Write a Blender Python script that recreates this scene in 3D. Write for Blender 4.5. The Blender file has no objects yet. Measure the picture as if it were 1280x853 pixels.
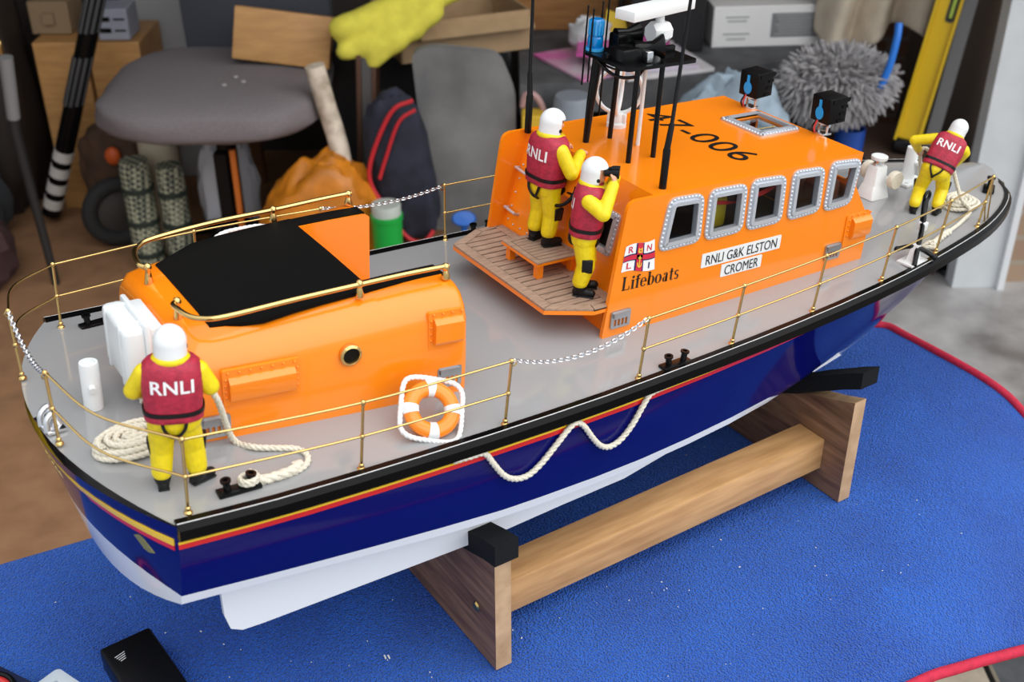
import bpy, bmesh, math, random
from mathutils import Vector, Matrix, noise, geometry as mgeo
from mathutils.bvhtree import BVHTree
random.seed(7)
SC = bpy.context.scene
COL = SC.collection
PI = math.pi
V = Vector
I4 = Matrix.Identity(4)
# the boat sits on its stand a few degrees bow down
MB = Matrix.Translation((.4, 0, 0)) @ Matrix.Rotation(.06564, 4, 'Y') @ Matrix.Translation((-.4, 0, 0))

# ------------------------------------------------------------------ materials
def mat(name, col, rough=.5, metal=0., coat=0., var=0., vscale=40., bump=0., bscale=200., col2=None, stretch=(1, 1, 1), sheen=0., spec=.5, alpha=1., emis=None, detail=3., lo=.35, hi=.65):
    m = bpy.data.materials.new(name); m.use_nodes = True
    nt = m.node_tree; b = nt.nodes['Principled BSDF']
    b.inputs['Base Color'].default_value = (*col, 1)
    b.inputs['Roughness'].default_value = rough
    b.inputs['Metallic'].default_value = metal
    b.inputs['Coat Weight'].default_value = coat
    b.inputs['Coat Roughness'].default_value = .04
    b.inputs['Specular IOR Level'].default_value = spec
    b.inputs['Sheen Weight'].default_value = sheen
    b.inputs['Alpha'].default_value = alpha
    if emis:
        b.inputs['Emission Color'].default_value = (*emis[0], 1); b.inputs['Emission Strength'].default_value = emis[1]
    tc = None
    def coord():
        nonlocal tc
        if tc is None:
            t = nt.nodes.new('ShaderNodeTexCoord'); mp = nt.nodes.new('ShaderNodeMapping')
            mp.inputs['Scale'].default_value = stretch
            nt.links.new(t.outputs['Object'], mp.inputs['Vector']); tc = mp.outputs['Vector']
        return tc
    if var or col2:
        n = nt.nodes.new('ShaderNodeTexNoise'); n.inputs['Scale'].default_value = vscale; n.inputs['Detail'].default_value = detail
        nt.links.new(coord(), n.inputs['Vector'])
        r = nt.nodes.new('ShaderNodeValToRGB')
        c2 = col2 or tuple(c * (1 - var) for c in col)
        r.color_ramp.elements[0].position = lo; r.color_ramp.elements[1].position = hi
        r.color_ramp.elements[0].color = (*c2, 1); r.color_ramp.elements[1].color = (*col, 1)
        nt.links.new(n.outputs['Fac'], r.inputs['Fac']); nt.links.new(r.outputs['Color'], b.inputs['Base Color'])
    if bump:
        n = nt.nodes.new('ShaderNodeTexNoise'); n.inputs['Scale'].default_value = bscale; n.inputs['Detail'].default_value = 3
        nt.links.new(coord(), n.inputs['Vector'])
        k = nt.nodes.new('ShaderNodeBump'); k.inputs['Strength'].default_value = bump; k.inputs['Distance'].default_value = .001
        nt.links.new(n.outputs['Fac'], k.inputs['Height']); nt.links.new(k.outputs['Normal'], b.inputs['Normal'])
    return m

def wood(name, c1, c2, scale, stretch, rough=.5, bump=.15, coat=0.):
    return mat(name, c1, rough, col2=c2, vscale=scale, stretch=stretch, detail=6, bump=bump, bscale=scale * 2, coat=coat, lo=.3, hi=.7)

def glass_mat(name, tint=(.9, .93, .95), refl=.12):
    m = bpy.data.materials.new(name); m.use_nodes = True; nt = m.node_tree
    for n in list(nt.nodes): nt.nodes.remove(n)
    o = nt.nodes.new('ShaderNodeOutputMaterial'); t = nt.nodes.new('ShaderNodeBsdfTransparent'); g = nt.nodes.new('ShaderNodeBsdfGlossy')
    t.inputs['Color'].default_value = (*tint, 1); g.inputs['Roughness'].default_value = .02
    x = nt.nodes.new('ShaderNodeMixShader'); lw = nt.nodes.new('ShaderNodeLayerWeight'); f = nt.nodes.new('ShaderNodeMath'); f.operation = 'POWER'; f.inputs[1].default_value = 4.5; nt.links.new(lw.outputs['Facing'], f.inputs[0])
    nt.links.new(f.outputs[0], x.inputs[0]); nt.links.new(t.outputs[0], x.inputs[1]); nt.links.new(g.outputs[0], x.inputs[2])
    nt.links.new(x.outputs[0], o.inputs[0]); return m

ORANGE = mat('orange_gloss_paint', (.95, .245, .006), .2, coat=.3)
NAVYP = mat('black_gloss_paint', (.003, .003, .0033), .2, spec=.10)
GREYDECK = mat('deck_grey_paint', (.315, .318, .322), .12, coat=.35)
BLACKMAT = mat('black_nonslip', (.004, .004, .004), .6, bump=.35, bscale=2500, spec=.08)
WHITE = mat('white_paint', (.78, .80, .80), .42)
WHITEGLOSS = mat('white_plastic', (.76, .79, .80), .3, coat=.2)
BRASS = mat('brass', (.72, .50, .19), .2, metal=1)
CHROME = mat('chrome', (.75, .76, .78), .16, metal=1)
SILVER = mat('cast_alloy', (.62, .65, .70), .35, metal=.55, bump=.3, bscale=900)
BLACK = mat('black_metal', (.004, .004, .0045), .22, spec=.22)
RED = mat('red_stripe', (.62, .012, .016), .3, coat=.3)
YELLOW = mat('yellow_stripe', (.85, .55, .02), .3, coat=.3)
SUIT = mat('yellow_oilskin', (.85, .66, .003), .45, var=.12, vscale=220, bump=.35, bscale=300)
SKIN = mat('painted_skin', (.72, .36, .22), .5)
VEST = mat('red_life_vest', (.46, .018, .05), .55, var=.3, vscale=260, bump=.4, bscale=500)
BOOT = mat('black_boot', (.006, .006, .0065), .4, spec=.3)
LETTER = mat('white_lettering', (.85, .85, .85), .5)
BLACKINK = mat('black_lettering', (.006, .006, .006), .4)
ROPE = mat('cotton_rope', (.80, .75, .62), .85, var=.18, vscale=700, bump=.4, bscale=1500)
TEAK = wood('teak_planks', (.45, .31, .225), (.27, .175, .12), 90, (1, 6, 6), .65)
CAULK = mat('black_caulk', (.012, .01, .01), .6)
GLASS = glass_mat('window_glass')

# ------------------------------------------------------------------ mesh helpers
def nb(): return bmesh.new()
def T(*a): return Matrix.Translation(a)
def R(a, ax): return Matrix.Rotation(a, 4, ax)
def S(x, y, z): return Matrix.Diagonal((x, y, z, 1))

def obj(name, bm, mats, parent=None, smooth=35, label=None, world=None):
    me = bpy.data.meshes.new(name)
    bmesh.ops.recalc_face_normals(bm, faces=bm.faces[:])
    if smooth:
        for f in bm.faces: f.smooth = True
    bm.to_mesh(me); bm.free()
    if smooth: me.set_sharp_from_angle(angle=math.radians(smooth))
    for m in (mats if isinstance(mats, (list, tuple)) else [mats]): me.materials.append(m)
    o = bpy.data.objects.new(name, me); COL.objects.link(o)
    if parent: o.parent = parent
    if world is not None: o.matrix_world = world
    if label: o['label'] = label
    return o

def tag(o, label, cat, group=None, kind=None):
    o['label'] = label; o['category'] = cat
    if group: o['group'] = group
    if kind: o['kind'] = kind
    return o

def thing(name, label, cat, M=I4, group=None):
    o = bpy.data.objects.new(name, None); o.empty_display_size = .01; COL.objects.link(o)
    o.matrix_world = M
    return tag(o, label, cat, group)

def box(bm, c, s, M=I4, bev=0., seg=2, mi=0):
    r = bmesh.ops.create_cube(bm, size=1, matrix=M @ T(*c) @ S(*s))
    vs = r['verts']
    fs = list({f for v in vs for f in v.link_faces})
    for f in fs: f.material_index = mi
    if bev:
        es = list({e for v in vs for e in v.link_edges})
        bmesh.ops.bevel(bm, geom=es, offset=bev, segments=seg, affect='EDGES', profile=.5)

def ell(bm, c, r, M=I4, u=16, v=10):
    bmesh.ops.create_uvsphere(bm, u_segments=u, v_segments=v, radius=1, matrix=M @ T(*c) @ S(*r))

def loft(bm, rings, closed=True, caps=True, mi=0):
    L = [[bm.verts.new(p) for p in r] for r in rings]
    n = len(L[0])
    for a, b in zip(L, L[1:]):
        for i in range(n if closed else n - 1):
            j = (i + 1) % n
            try: bm.faces.new((a[i], a[j], b[j], b[i])).material_index = mi
            except ValueError: pass
    if caps and closed:
        for r in (L[0], L[-1]):
            try: bm.faces.new(r).material_index = mi
            except ValueError: pass
    return L

def frames(pts, closed=False):
    pts = [V(p) for p in pts]; n = len(pts); out = []
    tan = []
    for i in range(n):
        a = pts[(i - 1) % n] if (closed or i > 0) else pts[i]
        b = pts[(i + 1) % n] if (closed or i < n - 1) else pts[i]
        t = (b - a); tan.append(t.normalized() if t.length > 1e-12 else V((0, 0, 1)))
    up = V((0, 0, 1)) if abs(tan[0].z) < .9 else V((1, 0, 0))
    nrm = (up - tan[0] * up.dot(tan[0])).normalized()
    for i in range(n):
        nrm = nrm - tan[i] * nrm.dot(tan[i])
        nrm = nrm.normalized() if nrm.length > 1e-9 else tan[i].orthogonal().normalized()
        out.append((pts[i], tan[i], nrm, tan[i].cross(nrm)))
    return out

def tube(bm, pts, r, n=8, closed=False, M=I4, caps=True):
    F = frames(pts, closed); rings = []
    for i, (p, t, a, b) in enumerate(F):
        rr = r[i] if isinstance(r, (list, tuple)) else r
        rings.append([M @ (p + (a * math.cos(2 * PI * k / n) + b * math.sin(2 * PI * k / n)) * rr) for k in range(n)])
    if closed: rings.append(rings[0])
    if closed:
        L = [[bm.verts.new(p) for p in q] for q in rings[:-1]]
        for i in range(len(L)):
            a, b = L[i], L[(i + 1) % len(L)]
            for k in range(n): bm.faces.new((a[k], a[(k + 1) % n], b[(k + 1) % n], b[k]))
    else: loft(bm, rings, True, caps)

def spline(pts, n=8, closed=False):
    P = [V(p) for p in pts]; m = len(P); out = []
    for i in range(m if closed else m - 1):
        p1, p2 = P[i], P[(i + 1) % m]
        p0 = P[(i - 1) % m] if (closed or i > 0) else p1 * 2 - p2
        p3 = P[(i + 2) % m] if (closed or i < m - 2) else p2 * 2 - p1
        for k in range(n):
            t = k / n
            out.append(.5 * ((2 * p1) + (p2 - p0) * t + (2 * p0 - 5 * p1 + 4 * p2 - p3) * t * t + (3 * p1 - p0 - 3 * p2 + p3) * t ** 3))
    if not closed: out.append(P[-1])
    return out

def resample(pts, d):
    out = [V(pts[0])]; acc = 0
    for a, b in zip(pts, pts[1:]):
        a = V(a); b = V(b); L = (b - a).length
        while L > 1e-9 and acc + L >= d:
            k = (d - acc) / L; a = a.lerp(b, k); out.append(a.copy()); L = (b - a).length; acc = 0
        acc += L
    return out

def rope(bm, pts, r, pitch=None, strands=3, n=6):
    """laid rope: three strands twisted round the line"""
    pitch = pitch or r * 5.5
    F = frames(resample(pts, pitch / 10)); st = pitch / 10
    for s in range(strands):
        line = []
        for i, (p, t, a, b) in enumerate(F):
            w = 2 * PI * (i * st / pitch + s / strands)
            line.append(p + (a * math.cos(w) + b * math.sin(w)) * r * .5)
        tube(bm, line, r * .56, n)

def lathe(bm, prof, n=20, M=I4):
    rings = [[M @ V((r * math.cos(2 * PI * k / n), r * math.sin(2 * PI * k / n), z)) for k in range(n)] for r, z in prof]
    loft(bm, rings)

def prism(bm, poly, z0, z1, M=I4, mi=0):
    """2-D polygon (x,y) extruded z0..z1 through M"""
    loft(bm, [[M @ V((x, y, z)) for x, y in poly] for z in (z0, z1)], mi=mi)

def rrect(x0, y0, x1, y1, r, n=4):
    out = []
    for cx, cy, a in ((x1 - r, y1 - r, 0), (x0 + r, y1 - r, 90), (x0 + r, y0 + r, 180), (x1 - r, y0 + r, 270)):
        for k in range(n + 1):
            t = math.radians(a + 90 * k / n); out.append((cx + r * math.cos(t), cy + r * math.sin(t)))
    return out

def rpoly(P, r, n=4):
    """round the corners of a polygon"""
    out = []; m = len(P)
    for i in range(m):
        p = V((*P[i], 0)); a = V((*P[i - 1], 0)); b = V((*P[(i + 1) % m], 0))
        rr = min(r, (a - p).length * .45, (b - p).length * .45)
        q0 = p + (a - p).normalized() * rr; q1 = p + (b - p).normalized() * rr
        for k in range(n + 1):
            t = k / n; q = (1 - t) ** 2 * q0 + 2 * t * (1 - t) * p + t * t * q1
            out.append((q.x, q.y))
    return out

def inside(p, poly):
    c = False; n = len(poly)
    for i in range(n):
        (x0, y0), (x1, y1) = poly[i - 1], poly[i]
        if (y0 > p[1]) != (y1 > p[1]) and p[0] < (x1 - x0) * (p[1] - y0) / (y1 - y0) + x0: c = not c
    return c
def plate(bm, outer, holes, z0, z1, M=I4):
    """flat plate with holes, 2-D outlines, thickness z0..z1"""
    pts, eds = [], []
    for loop in [outer] + holes:
        k = len(pts); n = len(loop); pts += [V(p) for p in loop]; eds += [(k + i, k + (i + 1) % n) for i in range(n)]
    K = 100.
    vs, es, fs = mgeo.delaunay_2d_cdt([p * K for p in pts], eds, [], 1, 1e-5)[:3]
    vs = [v / K for v in vs]; fs = [f for f in fs if not any(inside(sum((vs[i] for i in f), V((0, 0))) / len(f), h) for h in holes)]
    A = [bm.verts.new(M @ V((p.x, p.y, z0))) for p in vs]; B = [bm.verts.new(M @ V((p.x, p.y, z1))) for p in vs]; cnt = {}
    for f in fs:
        bm.faces.new([A[i] for i in f]); bm.faces.new([B[i] for i in reversed(f)])
        for i in range(len(f)): e = (f[i], f[(i + 1) % len(f)]); cnt[tuple(sorted(e))] = cnt.get(tuple(sorted(e)), 0) + 1
    for (i, j), c in cnt.items():
        if c == 1: bm.faces.new((A[i], A[j], B[j], B[i]))

def ring_plate(bm, outer, inner, z0, z1, M=I4):
    A = [[M @ V((x, y, z)) for x, y in L] for L, z in ((outer, z0), (outer, z1), (inner, z1), (inner, z0))]
    loft(bm, A + [A[0]], caps=False)
    bmesh.ops.remove_doubles(bm, verts=bm.verts[:], dist=1e-7)

def scale_poly(P, d):
    cx = sum(p[0] for p in P) / len(P); cy = sum(p[1] for p in P) / len(P); out = []
    m = len(P)
    for i in range(m):
        p = V(P[i]); a = V(P[i - 1]); b = V(P[(i + 1) % m])
        t = (b - a).normalized(); nn = V((t.y, -t.x))
        if nn.dot(p - V((cx, cy))) < 0: nn = -nn
        out.append(tuple(p + nn * d))
    return out

def text_bm(s, size, bold=0., sx=1., M=I4, space=1.):
    """lettering as flat filled mesh in the XY plane, centred on the origin"""
    cu = bpy.data.curves.new('t', 'FONT'); cu.body = s; cu.size = size; cu.align_x = 'CENTER'; cu.align_y = 'CENTER'; cu.offset = bold; cu.space_character = space; cu.resolution_u = 4
    o = bpy.data.objects.new('t', cu); COL.objects.link(o)
    bpy.context.view_layer.update()
    me = bpy.data.meshes.new_from_object(o.evaluated_get(bpy.context.evaluated_depsgraph_get()))
    bpy.data.objects.remove(o); bpy.data.curves.remove(cu)
    bm = nb(); bm.from_mesh(me); bpy.data.meshes.remove(me)
    bm.transform(M @ S(sx, 1, 1)); return bm

def join(bm, other, M=I4):
    other.transform(M); me = bpy.data.meshes.new('tmp'); other.to_mesh(me); other.free(); bm.from_mesh(me); bpy.data.meshes.remove(me)

def apply_mods(bm, mods):
    """run modifiers on a bmesh, give back a bmesh"""
    me = bpy.data.meshes.new('tmp'); bm.to_mesh(me); bm.free()
    o = bpy.data.objects.new('tmp', me); COL.objects.link(o)
    for typ, kw in mods:
        m = o.modifiers.new(typ, typ)
        for k, v in kw.items(): setattr(m, k, v)
    bpy.context.view_layer.update()
    r = bpy.data.meshes.new_from_object(o.evaluated_get(bpy.context.evaluated_depsgraph_get()))
    bpy.data.objects.remove(o); bpy.data.meshes.remove(me)
    b = nb(); b.from_mesh(r); bpy.data.meshes.remove(r); return b

def capsule(bm, a, b, ra, rb, n=12):
    a, b = V(a), V(b); t = b - a; L = max(t.length, 1e-6)
    q = t.to_track_quat('Z', 'Y').to_matrix().to_4x4() if t.length > 1e-6 else I4
    prof = [(ra * math.cos(w), -ra * math.sin(w)) for w in (PI / 2 - .02, 1.1, .6, .2)] + [(ra, 0), (rb, L)] + [(rb * math.cos(w), L + rb * math.sin(w)) for w in (.2, .6, 1.1, PI / 2 - .02)]
    lathe(bm, prof, n, T(*a) @ q)

def lerp_tab(tab, x):
    if x <= tab[0][0]: return tab[0][1]
    for (a, p), (b, q) in zip(tab, tab[1:]):
        if x <= b: return p + (q - p) * (x - a) / (b - a)
    return tab[-1][1]
def smooth_tab(tab, x):
    """monotone-ish cubic through table"""
    n = len(tab)
    if x <= tab[0][0]: return tab[0][1]
    if x >= tab[-1][0]: return tab[-1][1]
    for i in range(n - 1):
        if x <= tab[i + 1][0]:
            x0, y0 = tab[i]; x1, y1 = tab[i + 1]; h = x1 - x0; t = (x - x0) / h
            d = (y1 - y0) / h
            m0 = d if i == 0 else (y1 - tab[i - 1][1]) / (x1 - tab[i - 1][0])
            m1 = d if i == n - 2 else (tab[i + 2][1] - y0) / (tab[i + 2][0] - x0)
            return y0 * (1 + 2 * t) * (1 - t) ** 2 + m0 * h * t * (1 - t) ** 2 + y1 * t * t * (3 - 2 * t) + m1 * h * t * t * (t - 1)
# ================================================================== THE BOAT
WT = [(-.01, .1425), (.05, .1455), (.12, .146), (.2, .146), (.3, .1445), (.35, .1425), (.45, .138), (.55, .131), (.65, .1196), (.75, .101), (.80, .0875), (.85, .066), (.88, .045), (.895, .023)]
def wid(x):
    if x > .895: return .023 * math.sqrt(max(0, (.902 - x) / .007))
    return smooth_tab(WT, x)
def zed(x): return .2128 - .0346 * x + .1095 * x * x - .0552 * x ** 3
def zdk(x, y):
    w = max(wid(min(x, .89)), .02)
    return zed(x) + .0095 * (1 - min(1, (y / w) ** 2))
def xtr(y): return -.0105 - .0435 * (1 - (y / .1425) ** 2)          # curved transom in plan

boat = thing('model_lifeboat', 'large orange, navy and grey model lifeboat resting on a wooden cradle on the blue towel', 'model boat', MB)

# ---- hull
CH = [(-.0105, .1365, .1495), (.1, .1405, .142), (.2, .1415, .1335), (.3, .139, .1305), (.4, .131, .1295), (.5, .117, .131), (.6, .095, .137), (.7, .064, .138), (.775, .039, .14), (.83, .020, .147), (.87, .008, .165), (.902, 0., .222)]
KE = [(-.01, .120), (.05, .110), (.1, .098), (.2, .076), (.3, .063), (.4, .055), (.5, .05), (.6, .047), (.68, .048), (.72, .053), (.775, .075), (.81, .098), (.855, .132), (.885, .172), (.902, .224)]
XS = [-.0105, 0, .02, .05, .09, .13, .17, .21, .25, .3, .35, .4, .45, .5, .55, .6, .64, .68, .71, .74, .765, .79, .81, .83, .845, .86, .872, .882, .89, .896, .900, .902]
def section(x):
    w = wid(x); zs = zed(x) - .0015
    yc = smooth_tab([(a, b) for a, b, c in CH], x); zc = smooth_tab([(a, c) for a, b, c in CH], x); zk = smooth_tab(KE, x)
    yc = min(yc, w); zc = min(zc, zs - .001); zk = min(zk, zc)
    p = 1 + .9 * max(0, min(1, (x - .35) / .45)); bl = .0035 * max(0, 1 - max(0, x - .3) / .3)
    out = []
    for i in range(13):
        s = i / 12
        out.append((yc + (w - yc) * (1 - s) ** p + bl * math.sin(PI * s), zs + (zc - zs) * s))
    for i in range(1, 10):
        u = i / 9
        out.append((yc * (1 - u), zc + (zk - zc) * (u ** .92)))
    return out
bm = nb(); rows = []
for x in XS:
    s = section(x)
    rows.append([bm.verts.new((x, -y, z)) for y, z in s] + [bm.verts.new((x, y, z)) for y, z in s[-2::-1]])
for a, b in zip(rows, rows[1:]):
    for i in range(len(a) - 1): bm.faces.new((a[i], a[i + 1], b[i + 1], b[i]))
s0 = section(-.0105)
# transom: curved face down to the counter, with the bottom skin carried aft to it
bot = rows[0][12:len(rows[0]) - 12]; m = len(bot) - 1; yc0 = s0[12][0]
cs = [v.co.y / yc0 for v in bot]; edge = [bot[0]]
for v, c in list(zip(bot, cs))[1:-1]: edge.append(bm.verts.new((-.0105 - .0435 * (1 - c * c) * .45, v.co.y, .120 + (bot[0].co.z - .120) * c * c)))
edge.append(bot[-1]); prev = None
for i in range(m):
    vs = [bot[i], bot[i + 1], edge[i + 1], edge[i]]; vs = [v for n_, v in enumerate(vs) if v not in vs[:n_]]
    if len(vs) > 2: bm.faces.new(vs)
cols = []
for i, c in enumerate(cs):
    if i == 0: cols.append([rows[0][k] for k in range(13)])
    elif i == m: cols.append([rows[0][-1 - k] for k in range(13)])
    else:
        zb = edge[i].co.z; L = []
        for k in range(12):
            yk, zk_ = s0[k]; L.append(bm.verts.new((-.0105 - .0435 * (1 - c * c) * (1 - .55 * k / 12), c * yk, s0[0][1] + (zb - s0[0][1]) * k / 12)))
        cols.append(L + [edge[i]])
for a, b in zip(cols, cols[1:]):
    for k in range(12): bm.faces.new((a[k], b[k], b[k + 1], a[k + 1]))
# navy over white, split along a painted waterline
HULL = mat('hull_navy_and_white', (.004, .006, .12), .1, coat=.06, spec=.25)
nt = HULL.node_tree; bs = nt.nodes['Principled BSDF']
tc = nt.nodes.new('ShaderNodeTexCoord'); sp = nt.nodes.new('ShaderNodeSeparateXYZ'); nt.links.new(tc.outputs['Object'], sp.inputs[0])
fc = nt.nodes.new('ShaderNodeFloatCurve'); cv = fc.mapping.curves[0]
WLP = [(0, .1565), (.04, .1532), (.22, .1402), (.34, .1372), (.5, .1362), (.6, .112), (.68, .082), (.73, .076), (.775, .090), (.82, .092), (.9, .085)]
cv.points[0].location = (0, WLP[0][1]); cv.points[1].location = (1, .07)
for x, z in WLP[1:]: cv.points.new(x, z)
for q in cv.points: q.handle_type = 'VECTOR'
fc.mapping.update(); nt.links.new(sp.outputs['X'], fc.inputs['Value'])
gt = nt.nodes.new('ShaderNodeMath'); gt.operation = 'GREATER_THAN'; nt.links.new(sp.outputs['Z'], gt.inputs[0]); nt.links.new(fc.outputs[0], gt.inputs[1])
mx = nt.nodes.new('ShaderNodeMix'); mx.data_type = 'RGBA'; nt.links.new(gt.outputs[0], mx.inputs[0]); mx.inputs[6].default_value = (.74, .76, .78, 1); mx.inputs[7].default_value = (.0025, .004, .105, 1)
nt.links.new(mx.outputs[2], bs.inputs['Base Color'])
obj('hull', bm, HULL, boat, 40)

# ---- deck
bm = nb(); NY = 24; rows = []
def deck_x(x, y): return xtr(y) * (1 if x <= 0 else 0) + x
for i, x in enumerate([-2, -1.5] + XS):
    w = wid(x if x > -.5 else -.0105) - .001
    line = []
    for j in range(NY + 1):
        y = -w + 2 * w * j / NY
        xx = x if x > -1 else -.0105 + (xtr(y) + .0105) * (-1 - x)
        line.append(bm.verts.new((xx, y, zdk(max(xx, 0), y))))
    rows.append(line)
for a, b in zip(rows, rows[1:]):
    for j in range(NY): bm.faces.new((a[j], b[j], b[j + 1], a[j + 1]))
bmesh.ops.remove_doubles(bm, verts=bm.verts[:], dist=1e-5)
obj('deck', bm, GREYDECK, boat, 40)

# ---- rubbing strake, paint stripes (swept along both sheers and round the bow)
def sheer(side, off, dz, x0=-.0105):
    xs = [x for x in [x0, 0, .02, .05, .1, .15, .2, .25, .3, .35, .4, .45, .5, .55, .6, .64, .68, .71, .74, .765, .79, .81, .83, .845, .86, .872, .882, .89, .896, .9, .902]]
    return [V((x + (off if x > .895 else 0) * .8, side * (wid(x) + off), zed(x) + dz)) for x in xs]
def strip(bm, prof):
    """profile of (outset, dz) round starboard then port"""
    lines = []
    for off, dz in prof:
        L = sheer(-1, off, dz); P = sheer(1, off, dz)[::-1][1:]
        lines.append(L + P)
    loft(bm, [list(q) for q in zip(*lines)], True, True)
bm = nb(); strip(bm, [(-.0035, .0002), (-.003, .0022), (.0018, .0022), (.0062, -.0008), (.0064, -.0076), (.0045, -.0090), (-.001, -.0092), (-.001, -.001)])
obj('rubbing_strake', bm, NAVYP, boat, 30)
def side_x(x, dz):      # hull outset at a given drop below the sheer
    s = section(min(x, .9)); z = zed(x) + dz
    for (y0, z0), (y1, z1) in zip(s, s[1:]):
        if z1 <= z <= z0: return y0 + (y1 - y0) * (z0 - z) / max(1e-6, z0 - z1)
    return s[0][0]
def stripe(name, d0, d1, m):
    bm = nb()
    for sd in (-1, 1):
        xs = [-.0105, 0, .03, .07, .12, .18, .25, .32, .4, .47, .54, .6, .65, .7, .74, .78, .81, .835, .86, .875, .885, .893, .898]
        A = []
        for x in xs:
            A.append([V((x, sd * (side_x(x, d) + o), zed(x) + d)) for d, o in ((d0, -.0004), (d0, .0007), (d1, .0007), (d1, -.0004))])
        loft(bm, A)
    obj(name, bm, m, boat, 30)
stripe('yellow_stripe', -.0120, -.0134, YELLOW); stripe('red_stripe', -.0134, -.0168, RED)
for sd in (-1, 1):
    bm = nb(); tube(bm, sheer(sd, .0021, .0020)[:26], .00032, 6); obj('gunwale_highlight', bm, mat('painted_highlight', (.7, .7, .7), .35), boat, 50)  # thin pale tube painted in as the glint along the gunwale edge
def transom_pt(y, z, out=.0006):
    k = (y / .1425); s = (z - .2128) / -.06
    x = -.0105 + (xtr(y) + .0105) * (1 - .55 * max(0, (.2113 - z) / .062))
    n = V((-1, .108 * y / .1425 / .1425 * -.5, 0)); n = V((-1, 0, 0)) + V((0, y * 5.3 * .6, 0)); n.normalize()
    return V((x, y, z)) + n * out
for name, d0, d1, m in (('transom_yellow_stripe', -.0105, -.0148, YELLOW), ('transom_red_stripe', -.0148, -.0182, RED)):
    bm = nb(); A = []
    for i in range(25):
        y = -.1405 + .281 * i / 24
        A.append([transom_pt(y, .2128 + d, o) for d, o in ((d0, -.002), (d0, .0012), (d1, .0012), (d1, -.002))])
    loft(bm, A); obj(name, bm, m, boat, 30)
# illegible gold lettering and a small emblem on the transom
bm = nb(); GOLD = mat('gold_lettering', (.72, .55, .12), .4)
random.seed(3)
for i in range(16):
    y = -.03 + i * .0068
    if i in (5, 10): continue
    for k in range(3):
        a, b = random.choice([((0, 0), (0, 1)), ((0, 0), (1, 1)), ((0, .5), (1, .5)), ((0, 1), (1, 1)), ((1, 0), (1, 1)), ((0, 0), (1, 0))])
        q = [transom_pt(y + p[0] * .0042, .1835 + p[1] * .009, .002) for p in (a, b)]
        tube(bm, q, .0006, 5)
obj('transom_lettering', bm, GOLD, boat, 30)
bm = nb(); q = [transom_pt(-.1155 + dy * .7, .186 + dz * .7, .001) for dy, dz in ((-.011, -.004), (-.006, .001), (0, .007), (.004, .009), (.011, .005), (.006, -.001), (.002, -.006), (-.004, -.007))]
q2 = [p + V((.0012, 0, 0)) for p in q]; loft(bm, [q, q2]); obj('transom_emblem', bm, mat('olive_emblem', (.20, .19, .06), .5), boat, 30)

# ---- keel, bilge keels, rudders
bm = nb()
def fin(bm, pts, y, th, tilt=0):
    loft(bm, [[V((x, y + d + tilt * (.13 - z), z)) for x, z in pts] for d in (-th / 2, th / 2)])
for sd in (-1, 1):
    b2 = nb(); fin(b2, [(.022, .132), (.0235, .106), (.027, .0935), (.035, .089), (.05, .0885), (.19, .0905), (.2315, .0913), (.294, .0965), (.355, .1005), (.405, .112), (.41, .122), (.2, .136)], sd * .110, .004)
    obj('bilge_keel', b2, WHITE, boat, 30)
b2 = nb(); fin(b2, [(.1, .10), (.11, .07), (.2, .05), (.5, .04), (.66, .042), (.73, .06), (.60, .08), (.3, .09)], 0, .01); obj('keel', b2, WHITE, boat, 30)
for sd in (-1, 1):
    b2 = nb(); fin(b2, rpoly([(-.012, .142), (-.016, .112), (.016, .108), (.02, .142)], .006), sd * .062, .004); obj('rudder', b2, mat('bronze_rudder', (.30, .2, .1), .5), boat, 30)

# ---- aft cabin: rounded coaming block with a notch at its fore end
def cab_ring(x):
    t = (x - .03) / .184
    L = lambda a, b: a + (b - a) * t
    zt = smooth_tab([(.02, .2815), (.05, .2845), (.10, .2905), (.145, .2928), (.18, .2935), (.214, .2932)], x)
    half = [(L(.0775, .0955), .2), (L(.0765, .0962), .235 + .008 * t), (L(.073, .0945), L(.258, .2735)), (L(.070, .0915), L(.267, .2815)), (L(.066, .086), L(.2745, .2885)), (L(.0605, .078), L(.2795, .292)), (L(.0535, .067), zt - .0004), (L(.03, .04), zt + .0006)]
    return half, zt
bm = nb(); rings = []
for x in [.0272, .0285, .032, .04, .06, .08, .1, .12, .145, .1557]:
    h, zt = cab_ring(x)
    if x < .035:           # rounded aft top edge
        k = (.035 - x) / .0078; h = [(y * (1 - .012 * k), z - (.0075 * k * k if z > .25 else 0)) for y, z in h]
    rings.append([V((x, -y, z)) for y, z in h] + [V((x, y, z)) for y, z in h[::-1]])
loft(bm, rings)
for sd in (-1, 1):          # side limbs either side of the notch
    rr = []
    for x in [.1555, .18, .2, .209, .2125, .214]:
        h, zt = cab_ring(x); k = max(0, (x - .209) / .005)
        h = [(y - .003 * k * k, z - .003 * k * k) for y, z in h[:-1]] + [(.0505, zt - .003 * k * k), (.0505, .205)]
        rr.append([V((x, sd * y, z)) for y, z in h])
    loft(bm, rr)
box(bm, (.185, 0, .222), (.058, .104, .03))
cabin = obj('aft_cabin', bm, ORANGE, boat, 40)
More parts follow.
